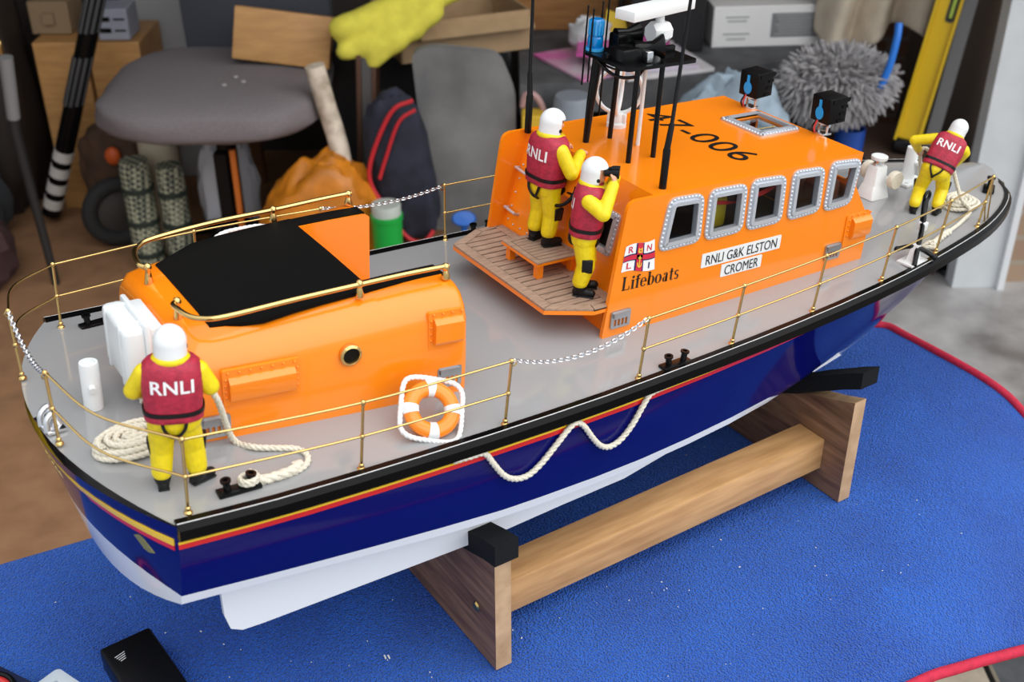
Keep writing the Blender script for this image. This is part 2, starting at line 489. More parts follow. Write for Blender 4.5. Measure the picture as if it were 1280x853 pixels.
# black non-slip top
bm = nb(); A = []
for x in [.0495, .06, .08, .1, .12, .145, .1556]:
    h, zt = cab_ring(x); hw = .0515 + (.0655 - .0515) * min(1, (x - .0495) / .03) if x < .08 else .0655
    c = [(-hw, .0004), (-hw * .6, .0008), (0, .0012), (hw * .6, .0008), (hw, .0004)]
    A.append([V((x - (.010 * (1 - (yy / hw) ** 2) * 0 if x < .05 else 0), yy, zt + dz + .0004)) for yy, dz in c] + [V((x, yy, zt - .002)) for yy, dz in c[::-1]])
loft(bm, A)
for sd in (-1, 1):
    A = []
    for x in [.1556, .17, .19, .2105]:
        zt = cab_ring(x)[1]
        A.append([V((x, sd * y, z)) for y, z in ((.0517, zt + .0008), (.0655, zt + .0004), (.0655, zt - .002), (.0517, zt - .002))])
    loft(bm, A)
obj('nonslip_top', bm, BLACKMAT, cabin, 30)
# brass handrails on the cabin top
for sd in (-1, 1):
    bm = nb()
    pts = [(.036, sd * .029, .2953), (.0335, sd * .034, .2958), (.036, sd * .051, .2962), (.042, sd * .0605, .2968), (.055, sd * .0665, .298), (.10, sd * .0692, .3005), (.145, sd * .07, .3012), (.18, sd * .0715, .302), (.21, sd * .0732, .302)]
    tube(bm, spline(pts, 5), .0018, 10)
    hr = obj('handrail', bm, BRASS, cabin, 50)
    for px, py in ((.0375, .0285), (.145, .0697), (.208, .0732)):
        b2 = nb(); z0 = cab_ring(px)[1] - .0005
        zt = .2953 if px < .05 else .3015
        lathe(b2, [(.003, 0), (.0032, .001), (.0022, (zt - z0) * .55), (.0017, zt - z0 - .0025), (.0026, zt - z0 - .0012), (.0028, zt - z0), (.002, zt - z0 + .0022), (.0002, zt - z0 + .003)], 12, T(px, sd * py, z0))
        obj('rail_bracket', b2, BRASS, hr, 50)

# side-plane frames: local X forward along the face, Y up the face, Z outward
def face_frame(O, ex, ey):
    ex = V(ex).normalized(); ez = ex.cross(V(ey)).normalized(); ey = ez.cross(ex)
    M = Matrix((ex, ey, ez)).transposed().to_4x4(); M.translation = V(O); return M
CABF = face_frame((.0274, -.0772, .2179), (.1866, -.018, -.0021), (-.003, .0018, .0593))      # starboard cabin side
WHF = Matrix(((1, 0, 0, 0), (0, 0, -1, -.085), (0, 1, 0, 0), (0, 0, 0, 1)))                    # wheelhouse starboard side: (x, z) drawn on y=-.085
def to_cab(x, z, y=-.085):
    return CABF.inverted() @ V((x, y, z))

def locker(name, parent, F, x0, z0, x1, z1, dep, panel):
    """riveted ventilation box with sloping hood on a flat backing panel"""
    bm = nb()
    prism(bm, rrect(x0 - panel[0], z0 - panel[1], x1 + panel[2], z1 + panel[3], .0012), -.002, .0012, F)
    prof = [(z1 - .0005, 0), (z1 - .0012, dep * .45), (z1 - .004, dep), (z0 + .002, dep), (z0, dep * .8), (z0, 0)]
    loft(bm, [[F @ V((x, z, d)) for z, d in prof] for x in (x0, x1)])
    o = obj(name, bm, ORANGE, parent, 30)
    r = nb(); n = max(3, int((x1 - x0) / .0065))
    for i in range(n + 1): ell(r, (x0 + (x1 - x0) * i / n, z1 + panel[3] * .55, .0014), (.0010,) * 3, F, 8, 5)
    for i in range(4):
        for xx in ((x0 - panel[0] * .5), (x1 + panel[2] * .5)): ell(r, (xx, z0 + (z1 - z0) * (i + .5) / 4, .0014), (.0010,) * 3, F, 8, 5)
    obj('rivets', r, ORANGE, o, 60)
LOUV = mat('louvre_alloy', (.42, .43, .45), .28, metal=.85)
def vent_plate(parent, F, cx, cz, w, h):
    bm = nb()
    slots = [rrect(cx + (i - 1.5) * w * .19 - w * .06, cz - h * .36, cx + (i - 1.5) * w * .19 + w * .06, cz + .02 * h, .0004, 2) for i in range(4)]
    plate(bm, rrect(cx - w / 2, cz - h / 2, cx + w / 2, cz + h / 2, .0018), slots, 0, .0016, F)
    for i in range(4): pass
    prism(bm, rrect(cx - w * .42, cz + h * .12, cx + w * .42, cz + h * .44, .0012), .0012, .0034, F)
    for sx in (-.42, .42):
        for sz in (-.4, .4): ell(bm, (cx + w * sx, cz + h * sz, .0016), (.0006,) * 3, F, 6, 4)
    obj('louvre_plate', bm, LOUV, parent, 35)
a = to_cab(.0462, .2425); b = to_cab(.0925, .2655); locker('vent_box', cabin, CABF, a.x + .002, a.y + .004, b.x - .001, b.y - .003, .0055, (.0035, .004, .0035, .004))
a = to_cab(.1885, .252); b = to_cab(.2095, .279); locker('vent_box', cabin, CABF, a.x, a.y + .005, b.x, b.y - .003, .006, (.0035, .005, .0006, .0035))
a = to_cab(.2012, .229); vent_plate(cabin, CABF, a.x, a.y, .018, .0155)
a = to_cab(.0385, .2295); vent_plate(cabin, CABF, a.x, a.y, .019, .0155)
bm = nb(); a = to_cab(.1297, .2609)
PF = CABF @ T(a.x, a.y, 0)
lathe(bm, [(.0052, .001), (.0052, .0022), (.0058, .0032), (.0066, .0028), (.0074, .0022), (.0076, .001), (.0076, -.001)], 28, PF)
for i in range(8):
    w = 2 * PI * (i + .5) / 8; ell(bm, (.0068 * math.cos(w), .0068 * math.sin(w), .0025), (.0005,) * 3, PF, 6, 4)
po = obj('porthole', bm, BRASS, cabin, 40)
bm = nb(); lathe(bm, [(.0001, .0012), (.0054, .0012), (.0054, .0004)], 24, PF); obj('porthole_glass', bm, mat('dark_glass', (.01, .008, .006), .3, spec=.1), po, 30)

# life-raft canister on the aft face
can = bm = nb()
box(bm, (.0080, -.0085, .2625), (.0150, .048, .0420), bev=.0042, seg=3)
box(bm, (.0205, -.0085, .2625), (.0125, .046, .0385), bev=.002)
box(bm, (.0158, -.0085, .263), (.0040, .0515, .0455), bev=.0016)
for yy in (-.022, .007): box(bm, (.0080, yy, .2625), (.0158, .004, .0434), bev=.0012)
obj('liferaft_canister', bm, WHITEGLOSS, boat, 40)
bm = nb()
for yy in (-.022, .007): box(bm, (.021, yy, .2345), (.02, .004, .026), bev=.0008)
obj('canister_bracket', bm, CHROME, boat, 30)
# white ventilator post with side spigot
bm = nb(); zb = zdk(-.017, -.009) - .0005
lathe(bm, [(.0062, 0), (.0062, .0318), (.0058, .0336), (.0046, .0336), (.0044, .031), (.0002, .031)], 24, T(-.017, -.009, zb))
tube(bm, [V((-.017, -.009, zb + .019)), V((-.0185, -.018, zb + .017))], .0024, 12)
obj('ventilator_post', bm, WHITE, boat, 40)
# chrome fairlead at the transom
bm = nb(); zf = zdk(0, -.01) + .0003; FM = T(-.047, -.018, zf) @ R(.15, 'Z')
box(bm, (0, 0, .001), (.012, .024, .002), FM, .0006)
for yy in (-.005, .004):
    tube(bm, spline([(-.005, yy - .003, .001), (-.004, yy - .001, .008), (.001, yy, .0115), (.003, yy + .001, .006), (.005, yy + .001, .001)], 4), [.0022] * 16 + [.002], 10, M=FM)
obj('fairlead', bm, CHROME, boat, 40)

# twin-post bollards
def bollard(x, y, rz=0, h=.0105):
    bm = nb(); M = T(x, y, zdk(x, y) - .0003) @ R(rz, 'Z')
    box(bm, (0, 0, .0012), (.027, .0085, .003), M, .0007)
    for sx in (-.0068, .0068):
        lathe(bm, [(.0024, .001), (.0023, h * .8), (.0034, h * .86), (.0034, h), (.0018, h), (.0016, h * .86), (.0001, h * .86)], 14, M @ T(sx, 0, 0) @ R(.12 if sx > 0 else -.12, 'Y'))
    obj('bollard', bm, BLACK, boat, 40)
bollard(.0335, -.1285, -.02); bollard(.3705, -.1365, .02); bollard(.021, .1155, .12); bollard(.3705, .1365, -.02)
bm = nb(); M = T(.853, -.043, zdk(.853, -.043)) @ R(.6, 'Z')
box(bm, (0, 0, .002), (.02, .011, .004), M, .001); lathe(bm, [(.0028, .003), (.0022, .012), (.0042, .0128), (.0042, .0145), (.0002, .015)], 14, M)
obj('bow_bollard', bm, BLACK, boat, 40)
bm = nb(); M = T(.80, .08, zdk(.80, .08)) @ R(-.6, 'Z')
box(bm, (0, 0, .001), (.02, .008, .003), M, .0008); lathe(bm, [(.0024, .002), (.002, .010), (.0035, .011), (.0035, .0125), (.0002, .013)], 14, M)
obj('bow_bollard', bm, BLACK, boat, 40)
# ---- wheelhouse shell
WHP = Matrix(((1, 0, 0, 0), (0, 0, 1, .085), (0, 1, 0, 0), (0, 0, 0, 1)))
ZR = .3265
WINS = [[(.385, .2805), (.4275, .2812), (.4257, .3218), (.391, .3232)], [(.4312, .2805), (.4714, .2812), (.470, .3222), (.4305, .3232)],
        [(.4748, .2805), (.5142, .2812), (.5118, .3222), (.4735, .3240)], [(.5200, .2805), (.5574, .2822), (.5552, .3222), (.518, .3240)],
        [(.5615, .2805), (.5945, .2822), (.5985, .3222), (.561, .3250)]]
WINR = [rpoly(w, .0085, 5) for w in WINS]
HOLES = [scale_poly(w, -.0048) for w in WINR]
prof = [(.3398, .2128), (.3434, .2435), (.3472, .2758), (.3509, .307), (.3524, .3187), (.3538, .3228), (.3562, .3252), (.3602, ZR), (.5995, ZR), (.5985, .297), (.6223, .2638), (.625, .2555), (.6237, .2245), (.5, .2175), (.42, .2145)]
bm = nb()
plate(bm, prof, HOLES, -.0035, 0, WHF)
plate(bm, prof, HOLES, -.0035, 0, WHP)
HX = rrect(.5535, -.0125, .5865, .0265, .003)
plate(bm, [(.379, -.0835), (.5992, -.0835), (.5992, .0835), (.379, .0835)], [HX], ZR - .003, ZR - .0001)
# windscreen, sloped ledge and lower front
FR = Matrix(((0, 0, 1, .5995), (1, 0, 0, 0), (0, 1, 0, 0), (0, 0, 0, 1)))
fw = [rrect(y - .0165, .300, y + .0165, .3215, .004) for y in (-.06, -.02, .02, .06)]
plate(bm, [(-.0835, .2965), (.0835, .2965), (.0835, ZR - .0004), (-.0835, ZR - .0004)], fw, -.0035, -.0008, FR)
loft(bm, [[V((x, y, z)) for x, z in ((.5983, .2968), (.6222, .2636), (.6249, .2555), (.6236, .223), (.618, .223), (.619, .262), (.594, .2968))] for y in (-.0845, .0845)])
# raked aft bulkhead
BH = face_frame((.357, 0, .2445), (0, -1, 0), (.022, 0, .082))
bw = [(.0215, .0255), (.0575, .0255), (.056, .0595), (.0235, .0595)]; BWR = rpoly(bw, .004); BWI = scale_poly(BWR, -.0036)
plate(bm, [(-.0835, -.03), (.0835, -.03), (.0835, .0848), (-.0835, .0848)], [BWI], -.003, 0, BH)
bmesh.ops.remove_doubles(bm, verts=bm.verts[:], dist=1e-6)
wheel = obj('wheelhouse', bm, ORANGE, boat, 35)

def window(F, poly, parent, studs=True, w=.0068, n=40, name='window_frame'):
    bm = nb(); inner = scale_poly(poly, -w)
    ring_plate(bm, poly, inner, -.0002, .0014, F)
    ring_plate(bm, scale_poly(poly, -w + .0030), inner, -.0026, .0030, F)
    fr = obj(name, bm, SILVER, parent, 40)
    if studs:
        mid = [V((x, y, 0)) for x, y in scale_poly(poly, -.0016)]; mid.append(mid[0])
        L = sum((b - a).length for a, b in zip(mid, mid[1:])); b2 = nb()
        for p in resample(mid, L / n)[:n]: ell(b2, (p.x, p.y, .0012), (.0014, .0014, .0011), F, 8, 5)
        obj('rivets', b2, SILVER, fr, 60)
    b3 = nb(); prism(b3, scale_poly(poly, -w + .0004), -.0014, -.0008, F); obj('window_pane', b3, GLASS, parent, 0)
for w in WINR: window(WHF, w, wheel)
for w in WINR: window(WHP, w, wheel, False)
window(BH, BWR, wheel, True, .0052, 34)
HF = T(0, 0, ZR)
window(HF, rrect(.547, -.0195, .593, .0335, .003), wheel, True, .0065, 52, 'hatch_frame')
# cabin interior seen through the panes
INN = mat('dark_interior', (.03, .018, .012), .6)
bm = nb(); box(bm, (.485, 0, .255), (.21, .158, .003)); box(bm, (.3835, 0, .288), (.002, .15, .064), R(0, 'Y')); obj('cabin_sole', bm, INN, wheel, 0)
bm = nb(); prism(bm, [(x, z) for x, z in [(.384, .256), (.593, .256), (.593, .300), (.560, .323), (.384, .323)]], -.0045, -.004, WHP); obj('port_blackout', bm, INN, wheel, 0)  # dark sheet added inside the port windows to shut out daylight
bm = nb(); box(bm, (.462, -.058, .292), (.016, .02, .026), bev=.003); box(bm, (.462, -.058, .276), (.007, .007, .02)); obj('cabin_seat', bm, mat('dull_yellow', (.55, .42, .02), .5), wheel, 30)
bm = nb(); box(bm, (.50, -.03, .300), (.004, .006, .04), R(.2, 'Y') @ T(.06, 0, .1)); box(bm, (.536, -.05, .316), (.02, .004, .005)); obj('green_stay', bm, mat('lime_paint', (.45, .55, .03), .5), wheel, 30)
bm = nb()
for k in range(3): tube(bm, spline([(.43, -.076, .311 - k * .002), (.455, -.074, .303 + k * .001), (.475, -.073, .301), (.50, -.074, .303 + k * .0015), (.53, -.070, .309)], 5), .0007, 6)
tube(bm, spline([(.395, -.07, .285), (.402, -.07, .28), (.405, -.07, .27)], 5), .0006, 6)
obj('red_wiring', bm, mat('red_wire', (.5, .02, .02), .4), wheel, 40)
bm = nb(); box(bm, (.578, -.03, .285), (.03, .09, .03), bev=.004); box(bm, (.556, -.045, .292), (.02, .03, .022), bev=.003); obj('dashboard', bm, mat('brown_dash', (.18, .06, .03), .5), wheel, 30)

# lettering, name plates, flag emblem on the starboard side
def on_face(name, bm, m, parent, F, lift=.0004):
    bm.transform(F @ T(0, 0, lift)); return obj(name, bm, m, parent, 0)
def fit_text(s, w, h, cx, cy, bold=0., space=1., shear=0.):
    b = text_bm(s, 1, bold, 1, I4, space)
    xs = [v.co.x for v in b.verts]; ys = [v.co.y for v in b.verts]
    x0, x1, y0, y1 = min(xs), max(xs), min(ys), max(ys)
    for v in b.verts:
        v.co.x = cx + ((v.co.x - x0) / (x1 - x0) - .5) * w; v.co.y = cy + ((v.co.y - y0) / (y1 - y0) - .5) * h; v.co.x += shear * (v.co.y - cy)
    return b
for x0, z0, x1, z1, s, w in ((.4327, .2570, .5180, .2690, 'RNLI G&K ELSTON', .0765), (.4552, .2444, .4992, .2553, 'CROMER', .0365)):
    bm = nb(); prism(bm, rrect(x0, z0, x1, z1, .0008, 2), -.0005, .0005, WHF); pl = obj('name_plate', bm, WHITE, wheel, 0)
    on_face('plate_lettering', fit_text(s, w, .0082, (x0 + x1) / 2, (z0 + z1) / 2 - .0001, .0), BLACKINK, pl, WHF, .0008)
def serif_word(x0, y0, h):
    """roman bold 'Lifeboats' from stems, serifs, bowls"""
    b = nb(); u = h
    def quad(x, y, w, hh, sh=0): b.faces.new([b.verts.new(p) for p in ((x, y, 0), (x + w, y, 0), (x + w + sh, y + hh, 0), (x + sh, y + hh, 0))])
    def bowl(cx, cy, rx, ry, t, a0=0, a1=360, thin=.35):
        n = 20; L = []
        for i in range(n + 1):
            a = math.radians(a0 + (a1 - a0) * i / n); k = thin + (1 - thin) * abs(math.cos(a))
            L.append((b.verts.new((cx + rx * math.cos(a), cy + ry * math.sin(a), 0)), b.verts.new((cx + (rx - t * k) * math.cos(a), cy + (ry - t * k * .6) * math.sin(a), 0))))
        for p, q in zip(L, L[1:]): b.faces.new((p[0], q[0], q[1], p[1]))
    def stem(x, y, hh, t=.16, bs=True, ts=True):
        quad(x0 + x * u, y0 + y * u, t * u, hh * u)
        if bs: quad(x0 + (x - .07) * u, y0 + y * u, (t + .14) * u, .045 * u)
        if ts: quad(x0 + (x - .08) * u, y0 + (y + hh - .045) * u, (t + .08) * u, .045 * u)
    xh = .68
    stem(.10, 0, 1, .17, True, False); quad(x0 + .02 * u, y0 + .955 * u, .33 * u, .045 * u); quad(x0 + .1 * u, y0, .58 * u, .05 * u); quad(x0 + .62 * u, y0, .06 * u, .27 * u)
    stem(.86, 0, xh); bowl(x0 + .94 * u, y0 + .88 * u, .1 * u, .1 * u, .1 * u, thin=1)
    stem(1.26, 0, .9); bowl(x0 + 1.42 * u, y0 + .84 * u, .16 * u, .16 * u, .13 * u, 20, 180, .6); quad(x0 + 1.14 * u, y0 + (xh - .05) * u, .42 * u, .05 * u)
    ec = 1.87; bowl(x0 + ec * u, y0 + .34 * u, .27 * u, .345 * u, .15 * u, 0, 320); quad(x0 + (ec - .2) * u, y0 + .36 * u, .44 * u, .05 * u)
    stem(2.27, 0, 1, .16, False); bowl(x0 + 2.53 * u, y0 + .34 * u, .28 * u, .345 * u, .15 * u)
    bowl(x0 + 3.17 * u, y0 + .34 * u, .29 * u, .345 * u, .16 * u)
    stem(3.82, 0, .58, .16, True, False); bowl(x0 + 3.80 * u, y0 + .52 * u, .18 * u, .17 * u, .12 * u, 0, 180); bowl(x0 + 3.77 * u, y0 + .19 * u, .2 * u, .2 * u, .14 * u)
    stem(4.24, .08, .82, .15, False, False); quad(x0 + 4.12 * u, y0 + (xh - .05) * u, .4 * u, .05 * u); bowl(x0 + 4.39 * u, y0 + .13 * u, .15 * u, .14 * u, .1 * u, 180, 330)
    bowl(x0 + 4.80 * u, y0 + .5 * u, .18 * u, .19 * u, .12 * u, 30, 270, .6); bowl(x0 + 4.80 * u, y0 + .19 * u, .19 * u, .2 * u, .12 * u, -150, 90, .6)
    return b
on_face('roman_lettering', serif_word(.3540, .2548, .0112), BLACKINK, wheel, WHF @ R(-.03, 'Z') @ T(-.0075, .0108, 0))
# flag: white field, red cross edged navy, anchor, four letters, waving outline
def fl(u, v):      # unit flag -> (x, z)
    a = V((.3522, .2704)); b = V((.3848, .2674)); c = V((.3816, .2929)); d = V((.3545, .2908))
    p = (a * (1 - u) + b * u) * (1 - v) + (d * (1 - u) + c * u) * v
    return V((p.x, p.y + .0012 * math.sin(u * 5.5 + .3), 0))
def flag_patch(u0, v0, u1, v1, n=12):
    b = nb(); A = [[b.verts.new(fl(u0 + (u1 - u0) * i / n, v)) for v in (v0, v1)] for i in range(n + 1)]
    for p, q in zip(A, A[1:]): b.faces.new((p[0], q[0], q[1], p[1]))
    return b
flag = on_face('flag_emblem', flag_patch(0, 0, 1, 1), LETTER, wheel, WHF, .0004)
NAVY = mat('navy_ink', (.015, .02, .12), .4); FRED = mat('flag_red', (.62, .02, .05), .4); FGOLD = mat('flag_gold', (.85, .55, .05), .4)
b = flag_patch(0, .38, 1, .63); join(b, flag_patch(.37, 0, .64, 1)); on_face('flag_cross_edge', b, NAVY, flag, WHF, .0006)
b = flag_patch(0, .42, 1, .59); join(b, flag_patch(.41, 0, .60, 1)); on_face('flag_cross', b, FRED, flag, WHF, .0008)
b = nb(); q = lambda pts, r: tube(b, [fl(*p) for p in pts], r, 5)
q([(.505, .15), (.505, .55)], .0005); q([(.44, .3), (.46, .18), (.505, .14), (.55, .18), (.57, .3)], .0005); q([(.45, .47), (.56, .47)], .0005)
q([(.45, .68), (.46, .82), (.505, .75), (.55, .82), (.56, .68), (.45, .68)], .0007)
for v in b.verts: v.co.z *= .3
on_face('flag_anchor', b, FGOLD, flag, WHF, .0011)
for s, u, v, m in (('R', .2, .8, FRED), ('N', .82, .8, FRED), ('L', .2, .2, FRED), ('I', .82, .2, NAVY)):
    p = fl(u, v); on_face('flag_letter', fit_text(s, .0045 if s != 'I' else .0012, .0052, p.x, p.y, .012), m, flag, WHF, .0007)
vent_plate(wheel, WHF, .3558, .232, .0185, .0145); vent_plate(wheel, WHF, .5835, .2408, .0180, .0145)
locker('vent_box', wheel, WHF, .6005, .2505, .6225, .2690, .0055, (.0062, .008, .0005, .0022))
# fleet number on the roof
RT = Matrix(((0, 1, 0, .5005), (-1, 0, 0, .008), (0, 0, 1, ZR + .0002), (0, 0, 0, 1)))
on_face('fleet_number', fit_text('47-006', .127, .0268, 0, 0, .0, 1.03), BLACKINK, wheel, RT, .0001)

# bulkhead door with riveted panel and grab handles (port side)
bm = nb(); prism(bm, rrect(-.077, .002, -.034, .073, .004), 0, .0012, BH)
dr = obj('bulkhead_door', bm, ORANGE, wheel, 30)
b2 = nb()
for i in range(6):
    for xx in (-.0745, -.0365): ell(b2, (xx, .008 + i * .012, .0014), (.0009,) * 3, BH, 8, 5)
for i in range(3): ell(b2, (-.066 + i * .0105, .006, .0014), (.0009,) * 3, BH, 8, 5)
obj('rivets', b2, SILVER, dr, 60)
for yy in (.017, .052):
    b2 = nb(); tube(b2, [(-.079, yy, .001), (-.079, yy, .005), (-.063, yy - .001, .005), (-.063, yy - .001, .001)], .0013, 8, M=BH); obj('door_handle', b2, SILVER, dr, 50)
# helm: console, wheel, throttle
bm = nb(); box(bm, (.0035, .068, .009), (.046, .026, .018), BH, .003); hc = obj('helm_console', bm, ORANGE, wheel, 35)
b2 = nb(); WM = BH @ T(.004, .060, .019) @ R(-.35, 'X')
tube(b2, [(.0135 * math.cos(2 * PI * k / 28), .0135 * math.sin(2 * PI * k / 28), 0) for k in range(28)], .0015, 8, True, WM)
for k in range(3): tube(b2, [(0, 0, -.003), (.013 * math.cos(2.1 * k), .013 * math.sin(2.1 * k), 0)], .0011, 6, M=WM)
tube(b2, [(0, 0, -.018), (0, 0, .001)], .002, 8, M=WM); obj('helm_wheel', b2, BLACK, hc, 50)
b2 = nb(); box(b2, (.027, .05, .006), (.008, .012, .012), BH, .002); tube(b2, [(.027, .056, .012), (.027, .06, .02)], .001, 6, M=BH); ell(b2, (.027, .0605, .021), (.0018,) * 3, BH, 8, 6); obj('throttle', b2, CHROME, hc, 40)
b2 = nb(); box(b2, (-.004, .0795, .0205), (.012, .009, .005), BH, .001); obj('chart_pad', b2, mat('lime_pad', (.5, .6, .05), .5), hc, 30)

# steering platform: orange tray with laid teak
OCT = [(.3570, -.0835), (.3445, -.0835), (.3332, -.0835), (.3315, -.0835), (.2985, -.0655), (.2985, .0655), (.3315, .0835), (.357, .0835)]
bm = nb(); prism(bm, OCT, .2395, .2428); box(bm, (.352, 0, .229), (.010, .15, .024)); plat = obj('steering_platform', bm, ORANGE, boat, 30)
bm = nb(); prism(bm, [(x + (.0004 if x < .34 else 0), y) for x, y in OCT], .2425, .2436); obj('caulking', bm, CAULK, plat, 0)
bm = nb(); bw_ = .0085
inn = [(.3485, -.0790), (.3335, -.0765), (.3075, -.0615), (.3075, .0615), (.3335, .0765), (.3485, .0790)]
out = [(.3570, -.0835), (.3315, -.0835), (.2985, -.0655), (.2985, .0655), (.3315, .0835), (.357, .0835)]
m = len(inn)
for i in range(m):
    j = (i + 1) % m; g = .0004
    a, b_, c, d = V(out[i]), V(out[j]), V(inn[j]), V(inn[i]); k1 = (b_ - a).normalized() * g
    prism(bm, [tuple(a + k1), tuple(b_ - k1), tuple(c - k1), tuple(d + k1)], .2430, .2446)
n = 19; y0 = -.0775
for i in range(n):
    ya = y0 + .155 * i / n + .0009; yb = y0 + .155 * (i + 1) / n - .0009
    def xa(y): return .3079 if abs(y) < .0612 else .3079 + (abs(y) - .0612) * 1.73
    if max(xa(ya), xa(yb)) > .347: continue
    prism(bm, [(xa(ya), ya), (.3481, ya), (.3481, yb), (xa(yb), yb)], .2430, .2445)
obj('teak_planking', bm, TEAK, plat, 20)

# ---- mast
bm = nb()
tube(bm, [V((.403, .035, ZR - .0005)), V((.405, .0353, .36)), V((.4095, .0362, .400))], [.0026, .0034, .0042], 10)
LEGS = []
for (x, y), t in (((.4273, .0347), (.428, .033)), ((.4044, -.0188), (.4075, -.0155)), ((.4307, -.0172), (.433, -.014))):
    LEGS.append([V((x, y, ZR - .0005)), V((t[0], t[1], .399))])
mast = obj('mast', bm, BLACK, boat, 50)
for L in LEGS: bm = nb(); tube(bm, L, .0021, 10); obj('mast_leg', bm, BLACK, mast, 50)
bm = nb(); tube(bm, [V((.4375, .0106, ZR - .0005)), V((.4385, .0116, .398))], .0016, 10); obj('white_pole', bm, WHITE, mast, 50)
bm = nb(); prism(bm, rrect(.3955, -.0175, .466, .0385, .004), .3985, .4012); box(bm, (.4305, .0105, .4035), (.068, .004, .005), bev=.001)
tube(bm, spline([(.402, .03, .396), (.405, .015, .389), (.41, .005, .387), (.413, -.008, .391), (.414, -.014, .398)], 6), .0014, 8)
tube(bm, spline([(.404, .034, .398), (.408, .02, .3915), (.412, .0, .3935), (.418, -.012, .399)], 6), .0009, 8)
obj('mast_platform', bm, BLACK, mast, 40)
bm = nb()
lathe(bm, [(.0001, 0), (.0058, 0), (.0058, .004), (.0045, .008), (.0048, .014), (.0095, .021), (.0095, .0225), (.0001, .0225)], 18, T(.4175, .003, .4095) @ R(1.45, 'Y') @ R(.5, 'X'))
box(bm, (.409, .0025, .405), (.02, .018, .014), bev=.002); box(bm, (.43, .029, .408), (.026, .013, .014), bev=.002)
lathe(bm, [(.0001, 0), (.006, 0), (.0045, .01), (.008, .02), (.0001, .02)], 16, T(.42, .030, .4125) @ R(1.5, 'Y') @ R(.2, 'X'))
obj('horn_cluster', bm, BLACK, mast, 40)
bm = nb(); box(bm, (.4215, -.008, .406), (.006, .009, .009), bev=.001); obj('junction_box', bm, CHROME, mast, 30); bm = nb(); box(bm, (.4, .012, .4035), (.004, .006, .004), bev=.001); obj('junction_box', bm, CHROME, mast, 30)
BLUE = mat('blue_lamp_glass', (.0, .22, .62), .12, coat=.8)
LP = (.4045, .0355)
bm = nb(); lathe(bm, [(.0001, 0), (.0055, 0), (.0062, .001), (.0062, .008), (.0058, .009), (.0062, .01), (.0058, .021), (.0045, .0225), (.0001, .0225)], 20, T(*LP, .4035)); lamp = obj('blue_beacon', bm, BLUE, mast, 40)
bm = nb()
for k in range(14):
    w = 2 * PI * k / 14; box(bm, (.006, 0, .016), (.0007, .0012, .0105), T(*LP, .4035) @ R(w, 'Z'))
lathe(bm, [(.0001, -.001), (.0072, -.001), (.0072, .0012), (.0001, .0012)], 18, T(*LP, .4025)); obj('beacon_base', bm, mat('blue_ribs', (.05, .4, .8), .2), lamp, 30)
bm = nb()
for k, (zt, zb) in enumerate(((.437, .367), (.434, .372), (.4345, .378), (.452, .35))):
    w = k * PI / 2 + .5; x, y = LP[0] + .0086 * math.cos(w), LP[1] + .0086 * math.sin(w)
    tube(bm, [V((x, y, zb)), V((x, y, .4)), V((x + .0005, y, zt))], [.0007, .0009, .0006], 7); ell(bm, (x + .0005, y, zt), (.0009,) * 3)
obj('rod_aerial', bm, BLACK, mast, 50)
# radar
bm = nb(); RM = T(.4445, .008, .4018)
lathe(bm, [(.004, 0), (.0034, .004), (.0034, .009)], 12, RM)
lathe(bm, [(.0001, -.0085), (.0075, -.0085), (.0088, -.006), (.0088, .006), (.0075, .0085), (.0001, .0085)], 8, RM @ T(0, 0, .0165) @ R(PI / 2, 'Y') @ R(PI / 8, 'Z'))
lathe(bm, [(.0001, -.0105), (.0035, -.0105), (.0035, .0105), (.0001, .0105)], 12, RM @ T(0, 0, .0165) @ R(PI / 2, 'X'))
lathe(bm, [(.004, .022), (.003, .0325), (.0001, .0325)], 12, RM); rad = obj('radar_gearbox', bm, WHITE, mast, 35)
bm = nb(); box(bm, (0, 0, .0355), (.078, .0185, .0078), T(.438, .0065, .4018) @ R(.24, 'Z'), .0006); obj('radar_scanner', bm, WHITE, rad, 30)
# direction-finding loop
bm = nb(); LM = T(.4514, .0572, ZR)
lathe(bm, [(.0085, -.0005), (.0085, .003), (.0062, .004), (.0060, .011), (.0045, .0125), (.0001, .0125)], 16, LM)
box(bm, (0, 0, .007), (.016, .006, .009), LM @ R(-.9, 'Z'), .0008)
for az in (-.6, .78):
    tube(bm, [(.0192 * math.cos(2 * PI * k / 36), 0, .0192 * math.sin(2 * PI * k / 36)) for k in range(36)], .0018, 10, True, LM @ T(0, 0, .0305) @ R(az, 'Z'))
obj('direction_finder_loop', bm, WHITE, boat, 45)
# whip aerials
for (x, y, dx, L) in ((.3937, -.0737, .006, .21), (.3744, .0770, -.004, .21)):
    bm = nb()
    tube(bm, [V((x, y, ZR - .001)), V((x, y, ZR + .03)), V((x, y, ZR + .031)), V((x + dx * .3, y, ZR + .049)), V((x + dx * .3, y, ZR + .05)), V((x + dx, y - dx * .4, ZR + L))], [.0029, .0029, .0024, .0021, .0015, .0010], 10)
    obj('whip_aerial', bm, BLACK, boat, 50)
